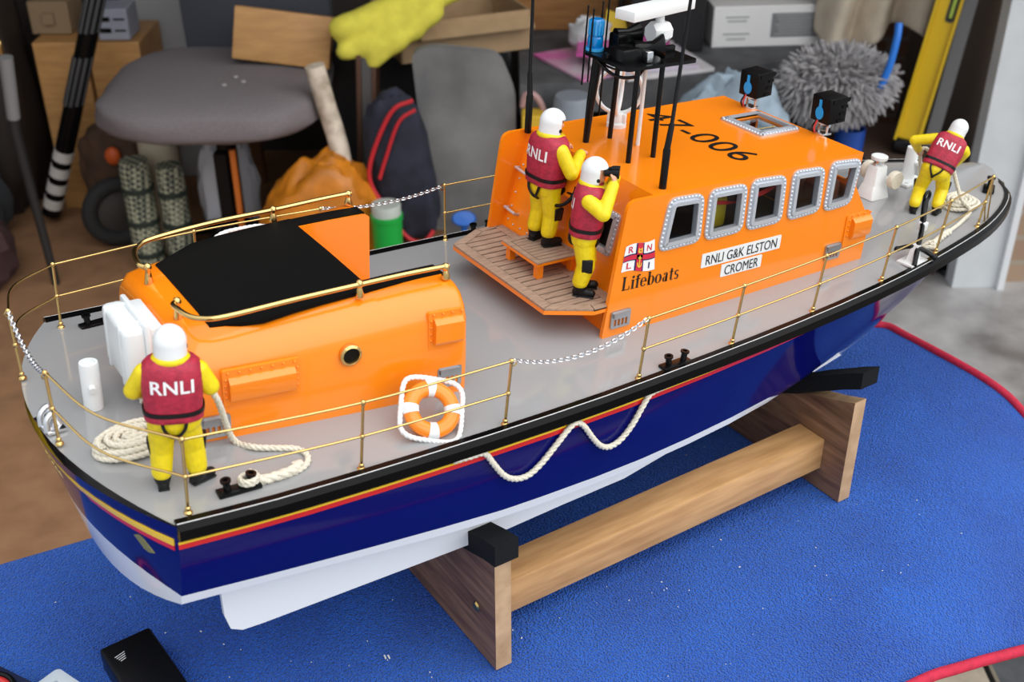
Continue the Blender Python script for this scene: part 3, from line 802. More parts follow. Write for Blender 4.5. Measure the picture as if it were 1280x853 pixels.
# searchlights
for i, (x, y, az) in enumerate(((.5975, .0475, .06), (.6035, -.0345, -.04))):
    LM = T(x, y, ZR) @ R(az, 'Z'); bm = nb()
    box(bm, (0, 0, .0006), (.010, .012, .0018), LM, .0004)
    for yy in (-.0048, .0048): tube(bm, [(0, yy, .001), (.001, yy, .0125)], .0011, 8, M=LM)
    tube(bm, [(.001, -.006, .008), (.001, .006, .008)], .0016, 10, M=LM)
    sb = obj('searchlight_bracket', bm, CHROME, boat, 40)
    b2 = nb(); HM = LM @ T(.003, 0, .0225) @ R(-.05, 'Y')
    box(b2, (0, 0, 0), (.0205, .0215, .0225), HM, .0012)
    for k in range(4): box(b2, (.003 + .002 * k, -.0108, -.009 + k * .006), (.006, .0016, .0022), HM)
    box(b2, (.002, -.0108, .0085), (.018, .0018, .003), HM)
    sl = obj('searchlight_body', b2, mat('black_plastic', (.005, .005, .0055), .4, spec=.12), sb, 30)
    b3 = nb(); KH = HM @ Matrix(((0, 0, -1, -.0104), (-1, 0, 0, 0), (0, 1, 0, 0), (0, 0, 0, 1)))
    prism(b3, [(.0044 * math.cos(t), -.003 + .0056 * math.sin(t)) for t in [math.radians(110 + 320 * k / 24) for k in range(25)]] + [(.0014, .0085), (-.0014, .0085)], 0, .0006, KH)
    obj('blue_keyhole_seal', b3, mat('bright_blue', (.01, .34, .85), .4), sl, 0)
    b3 = nb(); tube(b3, spline([(-.006, .003, .001), (-.0085, .002, .006), (-.0085, 0, .013)], 5), .0008, 6, M=LM); obj('lamp_wire', b3, mat('red_wire_light', (.6, .05, .06), .4), sb, 40)
    b3 = nb(); tube(b3, spline([(-.006, .005, .001), (-.009, .004, .006), (-.0088, .001, .0125)], 5), .0008, 6, M=LM); obj('lamp_wire', b3, BLACK, sb, 40)

# ---- guard rails
HR = .0510
def post(x, y, parent, lean=(0, 0), base=True):
    bm = nb(); z = zdk(x, y) if abs(y) < wid(max(x, 0)) else zed(x)
    p = lambda k: V((x + lean[0] * k, y + lean[1] * k, z + HR * k))
    lathe(bm, [(.0028, -.0005), (.0026, .0008), (.0014, .0016), (.0013, .003)], 10, T(x, y, z))
    tube(bm, [p(0), p(1)], .00105, 8)
    for k in (.5, 1): ell(bm, p(k), (.0018, .0018, .0020), I4, 10, 8)
    if base: ell(bm, p(.06), (.0019,) * 3, I4, 8, 6)
    obj('stanchion', bm, BRASS, parent, 50)
    return p(.5), p(1)
STX = [.1091, .217, .3343, .4289, .5215, .6127, .6982, .7781]
def rail_run(pts, parent, name='rail'):
    bm = nb(); tube(bm, pts, .0008, 8); obj(name, bm, BRASS, parent, 50)
def chain(a, b, sag, parent):
    pts = [V(a).lerp(V(b), k / 40) - V((0, 0, sag * 4 * (k / 40) * (1 - k / 40))) for k in range(41)]
    P = resample(pts, .0029); bm = nb()
    for i, (p, t, n1, n2) in enumerate(frames(P)):
        q = t.to_track_quat('X', 'Z').to_matrix().to_4x4() @ R(.4 + (PI / 2) * (i % 2), 'X')
        tube(bm, [(.0021 * math.cos(2 * PI * k / 10), .0013 * math.sin(2 * PI * k / 10), 0) for k in range(10)], .00048, 5, True, T(*p) @ q)
    obj('chain', bm, CHROME, parent, 60)
    for e in (V(a), V(b)):
        bm = nb(); tube(bm, [e + V((.0022 * math.cos(w), 0, .0022 * math.sin(w) - .002)) for w in [2 * PI * k / 10 for k in range(10)]], .0005, 5, True); obj('chain_hook', bm, BRASS, parent, 50)
for sd in (-1, 1):
    g = bpy.data.objects.new('guard_rail', None); g.empty_display_size = .01; COL.objects.link(g); g.parent = boat
    yy = lambda x: sd * (wid(x) - .0052)
    tp, mp = [], []
    a = post(-.0478, sd * .0425 + (0 if sd < 0 else .006), g, (-.002, 0)); c = post(-.0005 if sd < 0 else -.0035, -.1353 if sd < 0 else .1230, g, (.0005, 0 if sd < 0 else 0))
    posts = [c]
    for k, x in enumerate(STX if sd < 0 else STX[:-1]): posts.append(post(x, yy(x), g, (0, sd * .0035)))
    # round the quarter: curved rail from the transom post to the corner post
    for h in (0, 1):
        p, q = a[h], c[h]; mid = V(((p.x + q.x) / 2 - .0105, (p.y + q.y) / 2 + sd * .006, (p.z + q.z) / 2))
        rail_run(spline([p, mid, q], 8), g)
        rail_run(spline([posts[0][h], posts[1][h], posts[2][h]], 6), g)
        fwd = [posts[i][h] for i in range(3, len(posts))]
        rail_run(spline(fwd, 6), g)
    e = posts[-1]; x = .8045; foot = V((x, yy(x) + sd * .002, zed(x) + .001))
    for h in (1, 0):
        x2 = (.795 + .008 * h) if sd < 0 else (.718 + .008 * h); f = V((x2, yy(x2), zed(x2) + .001)); rail_run([e[h], f], g, 'end_stay')
    chain(posts[2][1] + V((.002, 0, 0)), posts[3][1] - V((.002, 0, 0)), .0125 if sd < 0 else .006, g)
    if sd < 0: first = a
    else: chain(a[1], first[1], .010, g)
# ================================================================== CREW
def crew(label, base, az, H, lean=.05, roll=0., shift=(0, 0), arms=None, legs=None, head=(0, 0), grp=None):
    base = (base[0], base[1], base[2])
    root = thing('person', label, 'miniature person', MB @ T(*base) @ R(az, 'Z'), grp)
    TM = T(shift[0], shift[1], 0) @ T(0, 0, .44) @ R(lean, 'Y') @ R(roll, 'X') @ T(0, 0, -.44)
    HMX = TM @ T(0, 0, .83) @ R(head[0], 'Z') @ R(head[1], 'Y') @ T(0, 0, -.83)
    SCL = S(H, H, H)
    seg = []                                   # (a, b, ra, rb, skin?)
    def cap(a, b, ra, rb, sk=0): seg.append((V(a), V(b), ra, rb, sk))
    t = lambda *p: TM @ V(p); h_ = lambda *p: HMX @ V(p)
    cap(t(0, -.055, .44), t(0, .055, .44), .092, .092); cap(t(.0, -.05, .62), t(0, .05, .62), .095, .095); cap(t(0, -.05, .73), t(0, .05, .73), .08, .08); cap(t(0, 0, .44), t(0, 0, .74), .1, .09)
    cap(t(0, 0, .78), h_(.005, 0, .86), .055, .05, 1)
    cap(h_(.006, 0, .885), h_(.010, 0, .925), .066, .066, 1); cap(h_(.045, 0, .862), h_(.02, 0, .87), .034, .04, 1); cap(h_(.072, 0, .905), h_(.084, 0, .886), .010, .012, 1)
    legs = legs or [((0, -.062, .42), (.02, -.07, .245), (-.005, -.07, .115), -.15), ((0, .062, .42), (.02, .07, .235), (-.005, .07, .075), .15)]
    for hip, kn, an, yaw in legs:
        hp = TM @ V((hip[0], hip[1], .45))
        cap(hp, V(hip), .085, .078); cap(V(hip), kn, .078, .066); cap(kn, an, .066, .058)
    grips = []
    for sd, (el, wr, hd, nrm, curl) in zip((-1, 1), arms):
        sh = t(0, sd * .140, .735); el, wr, hd = V(el), V(wr), V(hd).normalized()
        cap(t(0, sd * .09, .73), sh, .06, .056); cap(sh, el, .056, .052); cap(el, wr, .052, .040)
        nn = V(nrm); lat = hd.cross(nn).normalized(); nn = lat.cross(hd).normalized()
        cap(wr, wr + hd * .03, .024, .022, 1)
        pk = wr + hd * .052
        for k in range(-1, 2): cap(wr + hd * .02 + lat * .012 * k, pk + lat * .017 * k, .016, .014, 1)
        for k in range(4):
            o = (k - 1.5) * .0165; L1 = (.026, .030, .028, .022)[k]
            b0 = pk + lat * o; a1 = curl * .6; a2 = curl * 1.5
            b1 = b0 + (hd * math.cos(a1) + nn * math.sin(a1)) * L1; b2 = b1 + (hd * math.cos(a2) + nn * math.sin(a2)) * L1 * .85
            cap(b0, b1, .0088, .008, 1); cap(b1, b2, .008, .007, 1)
        tb = wr + hd * .022 + lat * (-.022) * sd; t1 = tb + (hd * .6 + lat * -.65 * sd + nn * .45).normalized() * .028; t2 = t1 + (hd * .8 + nn * .7).normalized() * .024
        cap(tb, t1, .010, .009, 1); cap(t1, t2, .009, .0075, 1)
        grips.append(pk + nn * .02)
    bm = nb()
    for a, b, ra, rb, sk in seg: capsule(bm, a, b, ra, rb, 14)
    bm = apply_mods(bm, [('REMESH', dict(mode='VOXEL', voxel_size=.0068)), ('SMOOTH', dict(factor=.5, iterations=2))])
    for f in bm.faces:
        c = f.calc_center_median(); best = 9; mi = 0
        for a, b, ra, rb, sk in seg:
            ab = b - a; u = max(0, min(1, (c - a).dot(ab) / max(ab.length_squared, 1e-9))); d = (c - a - ab * u).length - (ra + (rb - ra) * u)
            if d < best: best = d; mi = sk
        f.material_index = mi; f.smooth = True
    bm.transform(SCL); body = obj('body', bm, [SUIT, SKIN], root, 80)
    # eyes and mouth
    bm = nb()
    for sd in (-1, 1): ell(bm, (.070, sd * .024, .915), (.006, .009, .006), HMX, 8, 6)
    ell(bm, (.074, 0, .866), (.005, .015, .004), HMX, 8, 6)
    bm.transform(SCL); obj('face_detail', bm, BOOT, root, 60)
    # collar
    bm = nb(); tube(bm, [(.006 + .078 * math.cos(w), .080 * math.sin(w), .812 + .012 * math.cos(w) * -1) for w in [2 * PI * k / 24 for k in range(24)]], .026, 10, True, TM); bm.transform(SCL); obj('collar', bm, SUIT, root, 60)
    # helmet
    bm = nb(); ell(bm, (.004, 0, .912), (.094, .088, .094), HMX, 28, 20)
    inv = HMX.inverted(); kill = []
    for v in bm.verts:
        p = inv @ v.co
        if p.z < .905:
            k = max(.35, math.sqrt(max(.0001, 1 - ((p.z - .912) / .094) ** 2))); p.x = .004 + (p.x - .004) / k * .985; p.y = p.y / k * .985; v.co = HMX @ p
        if (p.x > .045 and p.z < .935) or p.z < .835: kill.append(v)
    bmesh.ops.delete(bm, geom=kill, context='VERTS')
    bm = apply_mods(bm, [('SOLIDIFY', dict(thickness=.012, offset=-1)), ('BEVEL', dict(width=.003, segments=2))])
    bm.transform(SCL); hel = obj('helmet', bm, WHITE, root, 40)
    bm = nb(); ell(bm, (.038, -.083, .868), (.012, .006, .014), HMX, 10, 6); ell(bm, (.038, .083, .868), (.012, .006, .014), HMX, 10, 6); bm.transform(SCL); obj('chin_strap', bm, BOOT, hel, 50)
    # life vest
    bm = nb(); rings = []
    for z, a, b in ((.462, .100, .146), (.468, .113, .158), (.50, .116, .160), (.515, .110, .154), (.55, .114, .156), (.66, .120, .163), (.74, .116, .163), (.785, .106, .153), (.812, .092, .128), (.826, .074, .10)):
        rings.append([TM @ V((a * abs(math.cos(w)) ** .75 * (1 if math.cos(w) > 0 else -1), b * abs(math.sin(w)) ** .75 * (1 if math.sin(w) > 0 else -1), z)) for w in [2 * PI * k / 40 for k in range(40)]])
    loft(bm, rings); bm.transform(SCL); bmesh.ops.recalc_face_normals(bm, faces=bm.faces[:])
    bvh = BVHTree.FromBMesh(bm); vest = obj('life_vest', bm, VEST, root, 60)
    # lettering wrapped on the back of the vest
    b = text_bm('RNLI', 1, .02, 1, I4, 1.05); bmesh.ops.triangulate(b, faces=b.faces[:])
    for _ in range(2): bmesh.ops.subdivide_edges(b, edges=[e for e in b.edges if e.calc_length() > .12], cuts=1, use_grid_fill=False); bmesh.ops.triangulate(b, faces=b.faces[:])
    xs = [v.co.x for v in b.verts]; ys = [v.co.y for v in b.verts]; w0 = max(xs) - min(xs); h0 = max(ys) - min(ys)
    T3 = TM.to_3x3()
    for v in b.verts:
        u = (v.co.x - min(xs)) / w0 - .5; q = (v.co.y - min(ys)) / h0 - .5
        o = (TM @ V((-.4, -u * .225, .695 + q * .078))) * H; d = (T3 @ V((1, 0, 0))).normalized()
        hit = bvh.ray_cast(o, d)[0]
        v.co = (hit if hit else o + d * .3 * H) - d * .0022 * H
    obj('back_lettering', b, LETTER, vest, 0)
    # harness belt and crotch straps
    bm = nb(); rr = []
    for z, g in ((.508, 0), (.508, .008), (.532, .008), (.532, 0)):
        rr.append([TM @ V(((.113 + g) * abs(math.cos(w)) ** .75 * (1 if math.cos(w) > 0 else -1), (.157 + g) * abs(math.sin(w)) ** .75 * (1 if math.sin(w) > 0 else -1), z)) for w in [2 * PI * k / 40 for k in range(40)]])
    loft(bm, rr + [rr[0]], caps=False)
    for sd in (-1, 1):
        tube(bm, spline([t(-.100, sd * .065, .47), t(-.103, sd * .05, .42), t(-.088, sd * .018, .375), t(-.05, 0, .35)], 5), .0095, 8)
        tube(bm, spline([t(.092, sd * .06, .47), t(.098, sd * .05, .42), t(.075, sd * .02, .37), t(-.0, 0, .345)], 5), .0095, 8)
    bm.transform(SCL); obj('harness_belt', bm, BOOT, root, 50)
    for hip, kn, an, yaw in legs:
        an = V(an) - V((0, 0, .035)); kn = V(kn); fz = R(yaw, 'Z'); bm = nb()
        capsule(bm, an + V((0, 0, -.005)), an + V((0, 0, -.02)), .050, .045, 12)
        f = fz @ V((1, 0, 0)); foot = V((an.x, an.y, an.z - .045))
        capsule(bm, foot - f * .02, foot + f * .085, .034, .030, 12); capsule(bm, an + V((0, 0, -.01)), foot + f * .03, .045, .034, 12)
        bm = apply_mods(bm, [('REMESH', dict(mode='VOXEL', voxel_size=.007)), ('SMOOTH', dict(factor=.5, iterations=2))])
        zb = an.z - .075
        for v in bm.verts: v.co.z = max(v.co.z, zb)
        box(bm, (an.x + f.x * .03, an.y + f.y * .03, zb + .006), (.15, .062, .012), T(an.x + f.x * .03, an.y + f.y * .03, 0) @ fz @ T(-(an.x + f.x * .03), -(an.y + f.y * .03), 0), .005)
        bm.transform(SCL); obj('boot', bm, BOOT, root, 50)
        bm = nb(); sd = -1 if hip[1] < 0 else 1
        box(bm, (0, 0, 0), (.075, .024, .105), T(*(V(kn) + V((.012, sd * .058, .02)))) @ R(-sd * .15, 'X'), .008); bm.transform(SCL); obj('knee_patch', bm, BOOT, root, 50)
    return root, [root.matrix_world @ (g * H) for g in grips]

zs = zdk(.003, -.111)
stern, gs = crew('miniature person in yellow oilskins and red vest standing at the stern holding ropes', (.0035, -.1095, zs), 1.25, .1065, lean=.02, roll=.03, shift=(0, -.01),
    arms=[((.01, -.212, .62), (.13, -.20, .575), (.9, .1, -.25), (0, .6, -.6), 1.0), ((.05, .19, .61), (.145, .15, .545), (.8, -.1, -.5), (0, -.6, -.6), 1.0)],
    legs=[((0, -.065, .42), (.03, -.095, .235), (.01, -.105, .11), -1.0), ((0, .062, .42), (.02, .075, .235), (-.01, .085, .11), .1)], head=(-.1, .05))
helm, gh = crew('miniature person in yellow oilskins standing on the slatted stool, hands on the helm', (.3455, .0085, .2600), .04, .1090, lean=.05, roll=.0,
    arms=[((.06, -.215, .59), (.225, -.10, .665), (.9, .45, .2), (0, .3, -1), .9), ((.06, .21, .59), (.215, .12, .67), (1, -.2, .1), (0, -.3, -1), .9)],
    legs=[((0, -.065, .42), (.025, -.075, .235), (-.0, -.08, .11), -.25), ((0, .062, .42), (.02, .065, .235), (-.01, .07, .11), .25)], head=(-.3, .05))
look, gl = crew('miniature person in yellow oilskins standing beside the stool raising binoculars to the face', (.3395, -.0545, .2445), -.72, .1080, lean=.06, roll=-.02,
    arms=[((.12, -.19, .68), (.165, -.075, .845), (.1, .55, .75), (-1, .1, .1), 1.1), ((.13, .17, .69), (.165, .075, .845), (.1, -.55, .75), (-1, -.1, .1), 1.1)],
    legs=[((0, -.06, .42), (.03, -.06, .235), (-.0, -.06, .11), -.1), ((0, .06, .42), (.03, .062, .235), (.01, .066, .11), .2)], head=(0, -.02))
bowm, gb = crew('miniature person in yellow oilskins crouching forward with a rope on the foredeck', (.7525, -.0490, zdk(.7525, -.0490) - .0005), .60, .0930, lean=.52, roll=.26, shift=(.02, -.0),
    arms=[((.17, -.23, .62), (.27, -.17, .47), (.5, .2, -.9), (.3, .5, 0), 1.0), ((.19, .27, .66), (.30, .22, .54), (.7, -.2, -.7), (0, -.5, -.3), 1.0)],
    legs=[((.05, -.075, .40), (.13, -.10, .23), (-.02, -.09, .112), -.3), ((.03, .07, .40), (.10, .11, .215), (-.10, .125, .112), .2)], head=(0, -.15))

# binoculars in the lookout's hands
LW = look.matrix_world; bm = nb()
for sd in (-1, 1):
    lathe(bm, [(.0001, 0), (.0022, 0), (.0024, .004), (.0034, .006), (.0036, .011), (.0001, .011)], 14, T(.0103, sd * .0036, .0985) @ R(PI / 2 - .03, 'Y'))
box(bm, (.0135, 0, .099), (.005, .006, .003), bev=.0008)
tag(obj('binoculars', bm, BLACK, None, 40, world=LW), 'tiny black binoculars held by the lookout on the slatted platform', 'binoculars')

# ---- ropes
def coil(c, rx, ry, turns, layers, r, z0, rz=0, wob=.0007):
    pts = []
    for L in range(layers):
        n = int(turns * 26); seq = range(n)
        for i in seq:
            k = i / n; k = k if L % 2 == 0 else 1 - k
            f = .16 + .84 * k - .12 * L; w = 2 * PI * turns * (i / n) + .6 * L
            x, y = rx * f * math.cos(w), ry * f * math.sin(w)
            px, py = c[0] + x * math.cos(rz) - y * math.sin(rz), c[1] + x * math.sin(rz) + y * math.cos(rz)
            pts.append(V((px, py, z0 + r + L * r * 1.7 + wob * math.sin(w * 1.7 + L))))
    return pts
IB = MB.inverted()
bm = nb(); zc = zdk(-.008, -.06)
rope(bm, coil((-.0085, -.0615), .0285, .0185, 4.4, 3, .0019, zc - .0005, .12), .0021)
rg, lg = IB @ gs[0], IB @ gs[1]
rope(bm, spline([(.012, -.066, zc + .013), (.010, -.082, zc + .022), lg + V((-.002, .002, -.006)), lg, lg + V((.006, -.001, .006)), (lg + rg) / 2 + V((.004, 0, -.004)), rg + V((-.004, 0, .005)), rg, rg + V((.006, -.004, -.012)), (.047, -.0855, .2215), (.056, -.0965, .2188), (.068, -.1025, .2176), (.080, -.1085, .2166), (.0835, -.117, .2155), (.078, -.1255, .2145), (.064, -.129, .2145), (.050, -.1275, .2165), (.0435, -.1262, .219)], 8), .0021)
e = []
for k in range(46):
    w = 2 * PI * 2.2 * k / 45; e.append(V((.0402 + .0052 * math.cos(w), -.1278 + .0048 * math.sin(w), .2170 + .0042 * k / 45)))
rope(bm, e, .0018)
rope(bm, spline([(.046, -.1283, .2158), (.056, -.1290, .2160), (.066, -.1284, .2160), (.073, -.1262, .2160)], 8), .0033)
box(bm, (.0735, -.1245, .2170), (.007, .0045, .003), R(.0, 'Z'), .0008)
tag(obj('mooring_rope', bm, ROPE, None, 60, world=MB), 'cream rope coiled at the stern, running through the hands to the aft bollard', 'rope')
bm = nb(); zc = zdk(.79, -.052)
rope(bm, coil((.797, -.052), .025, .0165, 4, 2, .0017, zc - .0004, .2), .0019)
rg, lg = IB @ gb[0], IB @ gb[1]
rope(bm, spline([(.80, .006, .255), (.794, -.004, .247), lg, lg + V((.004, -.004, .004)), (rg + lg) / 2 + V((.008, 0, -.008)), rg + V((.002, .003, .006)), rg, (.783, -.062, .245), (.787, -.072, .236), (.765, -.080, .2310), (.738, -.088, .2300), (.715, -.0945, .2285), (.700, -.0985, .2280)], 8), .0019)
e = [V((.6975 + .0075 * math.cos(w), -.0985 + .0042 * math.sin(w), .2275 + .002 * math.sin(w * 2))) for w in [2 * PI * k / 30 for k in range(40)]]; rope(bm, e, .0018)
rope(bm, spline([(.704, -.0972, .2280), (.716, -.0940, .2288), (.728, -.0905, .2295), (.738, -.0880, .2300)], 8), .0032)
tag(obj('bow_rope', bm, ROPE, None, 60, world=MB), 'cream rope coiled on the foredeck beside the crouching person', 'rope')
# grab line looped along the hull side
bm = nb(); gl_ = []
for x, z in ((.172, .2012), (.185, .2005), (.1955, .1995), (.2035, .188), (.212, .1765), (.2215, .1700), (.2325, .1690), (.243, .1755), (.254, .186), (.264, .1955), (.2715, .1998), (.279, .1945), (.287, .183), (.296, .1725), (.3055, .1680), (.316, .171), (.326, .1815), (.334, .194), (.340, .2015), (.351, .2035), (.364, .2045)):
    gl_.append(V((x, -(side_x(x, z - zed(x)) + .0030), z)))
rope(bm, spline(gl_, 5), .0022); obj('grab_line', bm, ROPE, boat, 60)

# ---- life rings
def ring(label, M):
    root = thing('life_ring', label, 'life ring', M, 'life rings')
    bm = nb(); tube(bm, [(.0168 * math.cos(w), .0168 * math.sin(w), 0) for w in [2 * PI * k / 48 for k in range(48)]], .0062, 14, True); bm.transform(S(1, 1, .8)); obj('ring', bm, ORANGE, root, 60)
    for a in (.12, PI / 2 + .12, PI + .12, -PI / 2 + .12):
        b = nb(); tube(b, [(.0168 * math.cos(a + w), .0168 * math.sin(a + w), 0) for w in [-.2 + .4 * k / 8 for k in range(9)]], .0066, 14); b.transform(S(1, 1, .82)); obj('white_band', b, WHITE, root, 50)
    b = nb(); P = [(.0245 * abs(math.cos(w)) ** .42 * (1 if math.cos(w) > 0 else -1), .0245 * abs(math.sin(w)) ** .42 * (1 if math.sin(w) > 0 else -1), .0005 * math.sin(5 * w)) for w in [2 * PI * k / 60 + .12 for k in range(63)]]
    rope(b, P, .0021); obj('grab_rope', b, LETTER, root, 60)
def facing(C0, up, nrm):
    up = V(up).normalized(); n = V(nrm); x = up.cross(n).normalized(); n = x.cross(up); M = Matrix((x, up, n)).transposed().to_4x4(); M.translation = V(C0); return M
ring('orange life ring leaning on the near side of the aft cabin', MB @ facing((.1705, -.1220, .2262), (.018, .027, .028), (-.1, -.7, .62)) @ S(.86, .86, .86))
ring('orange life ring behind the aft cabin, only its top showing', MB @ facing((.1325, .105, .252), (0, -.006, .036), (0, 1, .2)))

# ---- slatted stool on the steering platform
st = thing('slatted_stool', 'low orange stool with teak slats on the steering platform', 'stool', MB @ T(.3412, .001, .2446))
bm = nb(); box(bm, (0, 0, .0128), (.043, .050, .0022)); obj('tray', bm, ORANGE, st, 0)
bm = nb(); box(bm, (0, 0, .0139), (.0425, .0495, .0006)); obj('caulking', bm, CAULK, st, 0)
bm = nb()
for i in range(8):
    y = -.0195 + .039 * (i + .5) / 8; box(bm, (0, y, .0143), (.032, .0042, .0012))
for sx in (-1, 1): box(bm, (sx * .0190, 0, .0143), (.0046, .050, .0014))
for sy in (-1, 1): box(bm, (0, sy * .0225, .0143), (.033, .0048, .0014))
obj('slats', bm, TEAK, st, 0)
for sx in (-1, 1):
    for sy in (-1, 1):
        bm = nb(); box(bm, (sx * .016, sy * .0195, .006), (.0055, .0055, .0124)); obj('leg', bm, ORANGE, st, 0)

# ---- foredeck fittings
bm = nb(); M = T(.795, .0115, zdk(.795, .0115)) @ R(.1, 'Z')
box(bm, (-.003, 0, .0012), (.034, .028, .003), M, .0006)
for a in (-.015, .009):
    for b_ in (-.010, .010): lathe(bm, [(.0022, .002), (.0022, .004), (.0001, .0044)], 6, M @ T(a, b_, 0))
lathe(bm, [(.0062, .002), (.0060, .033), (.0058, .0345), (.0001, .0345)], 20, M); tube(bm, [(0, -.004, .020), (.001, -.0125, .019)], .0026, 10, M=M)
obj('samson_post', bm, WHITE, boat, 40)
M = T(.7325, .001, zdk(.7325, .001)); bm = nb()
loft(bm, [[M @ V((x * a, y * a * .85, z)) for x, y in rrect(-.011, -.011, .011, .011, .002, 2)] for z, a in ((0, 1.15), (.012, .86), (.0128, .8), (.030, .66), (.0315, .6))])
lathe(bm, [(.0035, .03), (.0035, .037), (.0078, .0375), (.0080, .0405), (.007, .0412), (.0001, .0412)], 20, M)
wl = obj('windlass', bm, WHITE, boat, 35)
bm = nb(); lathe(bm, [(.0042, .0312), (.0042, .0365), (.0001, .0365)], 16, M); box(bm, (0, 0, .033), (.012, .004, .003), M); obj('windlass_collar', bm, CHROME, wl, 40)
for sd in (-1, 1):
    bm = nb(); K = M @ T(.008, sd * .0165, .0205) @ R(PI / 2, 'X') @ S(.85, .85, .85)
    lathe(bm, [(.0001, -.004), (.0095, -.004), (.0105, -.002), (.0105, .002), (.0095, .004), (.0001, .004)], 20, K); obj('rope_drum', bm, ROPE, wl, 40)
# folding anchor on its chock
ac = nb(); M = T(.664, -.1085, zdk(.664, -.1085)) @ R(.15, 'Z')
box(ac, (0, 0, .001), (.026, .016, .0022), M, .0005); loft(ac, [[M @ V(p) for p in ((-.006, y, .001), (.009, y, .001), (.004, y, .016), (-.0, y, .016))] for y in (-.003, .003)])
box(ac, (.031, .013, .022), (.007, .007, .008), M, .001); an = obj('anchor_chock', ac, WHITE, boat, 30)
ac = nb(); tube(ac, spline([(-.010, -.008, .002), (.001, -.002, .013), (.013, .004, .0195), (.03, .013, .024), (.043, .021, .030), (.051, .026, .0385)], 6), [.0022] * 18 + [.0028] * 20, 8, M=M)
tube(ac, spline([(-.008, .012, .010), (-.002, .006, .013), (.003, .0, .0135), (.010, -.007, .009), (.016, -.012, .0045)], 5), .0022, 8, M=M)
tube(ac, [V((.052 + .0045 * math.cos(w), .026, .041 + .0045 * math.sin(w))) for w in [2 * PI * k / 14 for k in range(14)]], .0015, 6, True, M)
for p in ((-.008, .012, .010), (.016, -.012, .0045)): ell(ac, p, (.0035, .0026, .0026), M, 8, 6)
obj('anchor', ac, BLACK, an, 45)
# ================================================================== CRADLE, TABLE, TOWEL
WALNUT = wood('walnut_face', (.33, .18, .095), (.10, .045, .022), 26, (3, .5, 6), .45, .1)
ENDGR = wood('end_grain', (.62, .41, .23), (.42, .26, .13), 60, (1, 3, 1), .6, .2)
OAK = wood('oak_rail', (.66, .38, .16), (.46, .24, .09), 30, (.6, 5, 5), .5, .12)
FOAM = mat('black_foam', (.014, .015, .016), .9, spec=.15, bump=.5, bscale=1800, var=.3, vscale=900)
cr = thing('boat_cradle', 'wooden cradle of two end boards and long rails under the boat', 'boat stand')
BT = [(-.1435, .1083), (-.123, .1005), (-.10, .0935), (-.076, .083), (-.05, .068), (-.025, .056), (0, .053), (.025, .056), (.05, .068), (.076, .083), (.10, .0935), (.123, .1005), (.1435, .1083)]
for i, x in enumerate((.2196, .5892)):
    bm = nb(); poly = [(-.1435, 0)] + BT + [(.1435, 0)]
    # board with the panel glued up from strips
    loft(bm, [[V((xx, y, z)) for y, z in poly] for xx in (x, x + .0140)])
    bmesh.ops.recalc_face_normals(bm, faces=bm.faces[:])
    for f in bm.faces:
        if abs(f.normal.x) < .5: f.material_index = 1
    bd = obj('end_board', bm, [WALNUT, ENDGR], cr, 0)
    bm = nb(); x0, x1 = (x - .003, x + .0170)
    top, bot = [], []
    for k in range(19):
        y = -.149 + .298 * k / 18; z = lerp_tab(BT, max(-.1435, min(.1435, y))) + .0004
        if i == 1 and abs(y) > .085: z += (abs(y) - .085) * .28
        bot.append((y, z)); top.append((y, z + (.0185 if i == 0 else .0165)))
    loft(bm, [[V((xx, y, z)) for y, z in bot + top[::-1]] for xx in (x0, x1)]); obj('foam_pad', bm, FOAM, cr, 0)
    if i == 0:
        bm = nb(); lathe(bm, [(.0001, 0), (.0042, 0), (.0045, .0006), (.003, .0018), (.0001, .0012)], 14, T(x, -.1175, .0455) @ R(-PI / 2, 'Y')); obj('screw', bm, BRASS, bd, 40)
for sd in (-1, 1):
    bm = nb(); box(bm, (.4113, sd * .1020, .0388), (.3560, .0315, .0320), bev=.001); obj('side_rail', bm, OAK, cr, 30)

# towel: flat on the table, falling away over the near right corner and the far edge
TOWEL = mat('blue_microfibre', (.008, .115, .62), .9, bump=1., bscale=560, sheen=.3, col2=(.005, .066, .44), vscale=9, detail=4, lo=.3, hi=.7)
TOWEL.node_tree.nodes['Principled BSDF'].inputs['Sheen Tint'].default_value = (.35, .6, 1, 1)
for n in TOWEL.node_tree.nodes:
    if n.type == 'BUMP': n.inputs['Distance'].default_value = .0075
    if n.type == 'TEX_NOISE' and n.inputs['Scale'].default_value > 100: n.inputs['Detail'].default_value = 1.2
HEM = mat('red_binding', (.56, .012, .05), .75, bump=.6, bscale=900, var=.2, vscale=150)
def far_y(x): return .1825 - .118 * x if x < .80 else (.1825 - .118 * x) - (x - .80) ** 2 * 4
def near_y(x): return lerp_tab([(-.45, -.325), (.5, -.324), (.56, -.328), (.6255, -.3335), (.68, -.335), (.72, -.329), (.78, -.302), (.83, -.25), (.86, -.20), (.872, -.16), (.877, -.10)], x)
def tz(x, y):
    d = (x - .50) * .467 + (y + .285) * -.884
    z = .0012 * noise.noise(V((x * 9, y * 9, 0))) + .0004 * noise.noise(V((x * 40, y * 40, 3)))
    z = z - .0016
    d -= .015
    if d > -.04: z -= .50 * (math.sqrt((d + .0) ** 2 + .0009) + d - .0 - (math.sqrt(.0016 + .0009) - .04)) * .5 if d < .3 else 0
    return z
bm = nb(); xs = [-.45 + i * .0125 for i in range(98)] + [.775 + .0085 * k for k in range(1, 12)] + [.874, .877]
rows = []
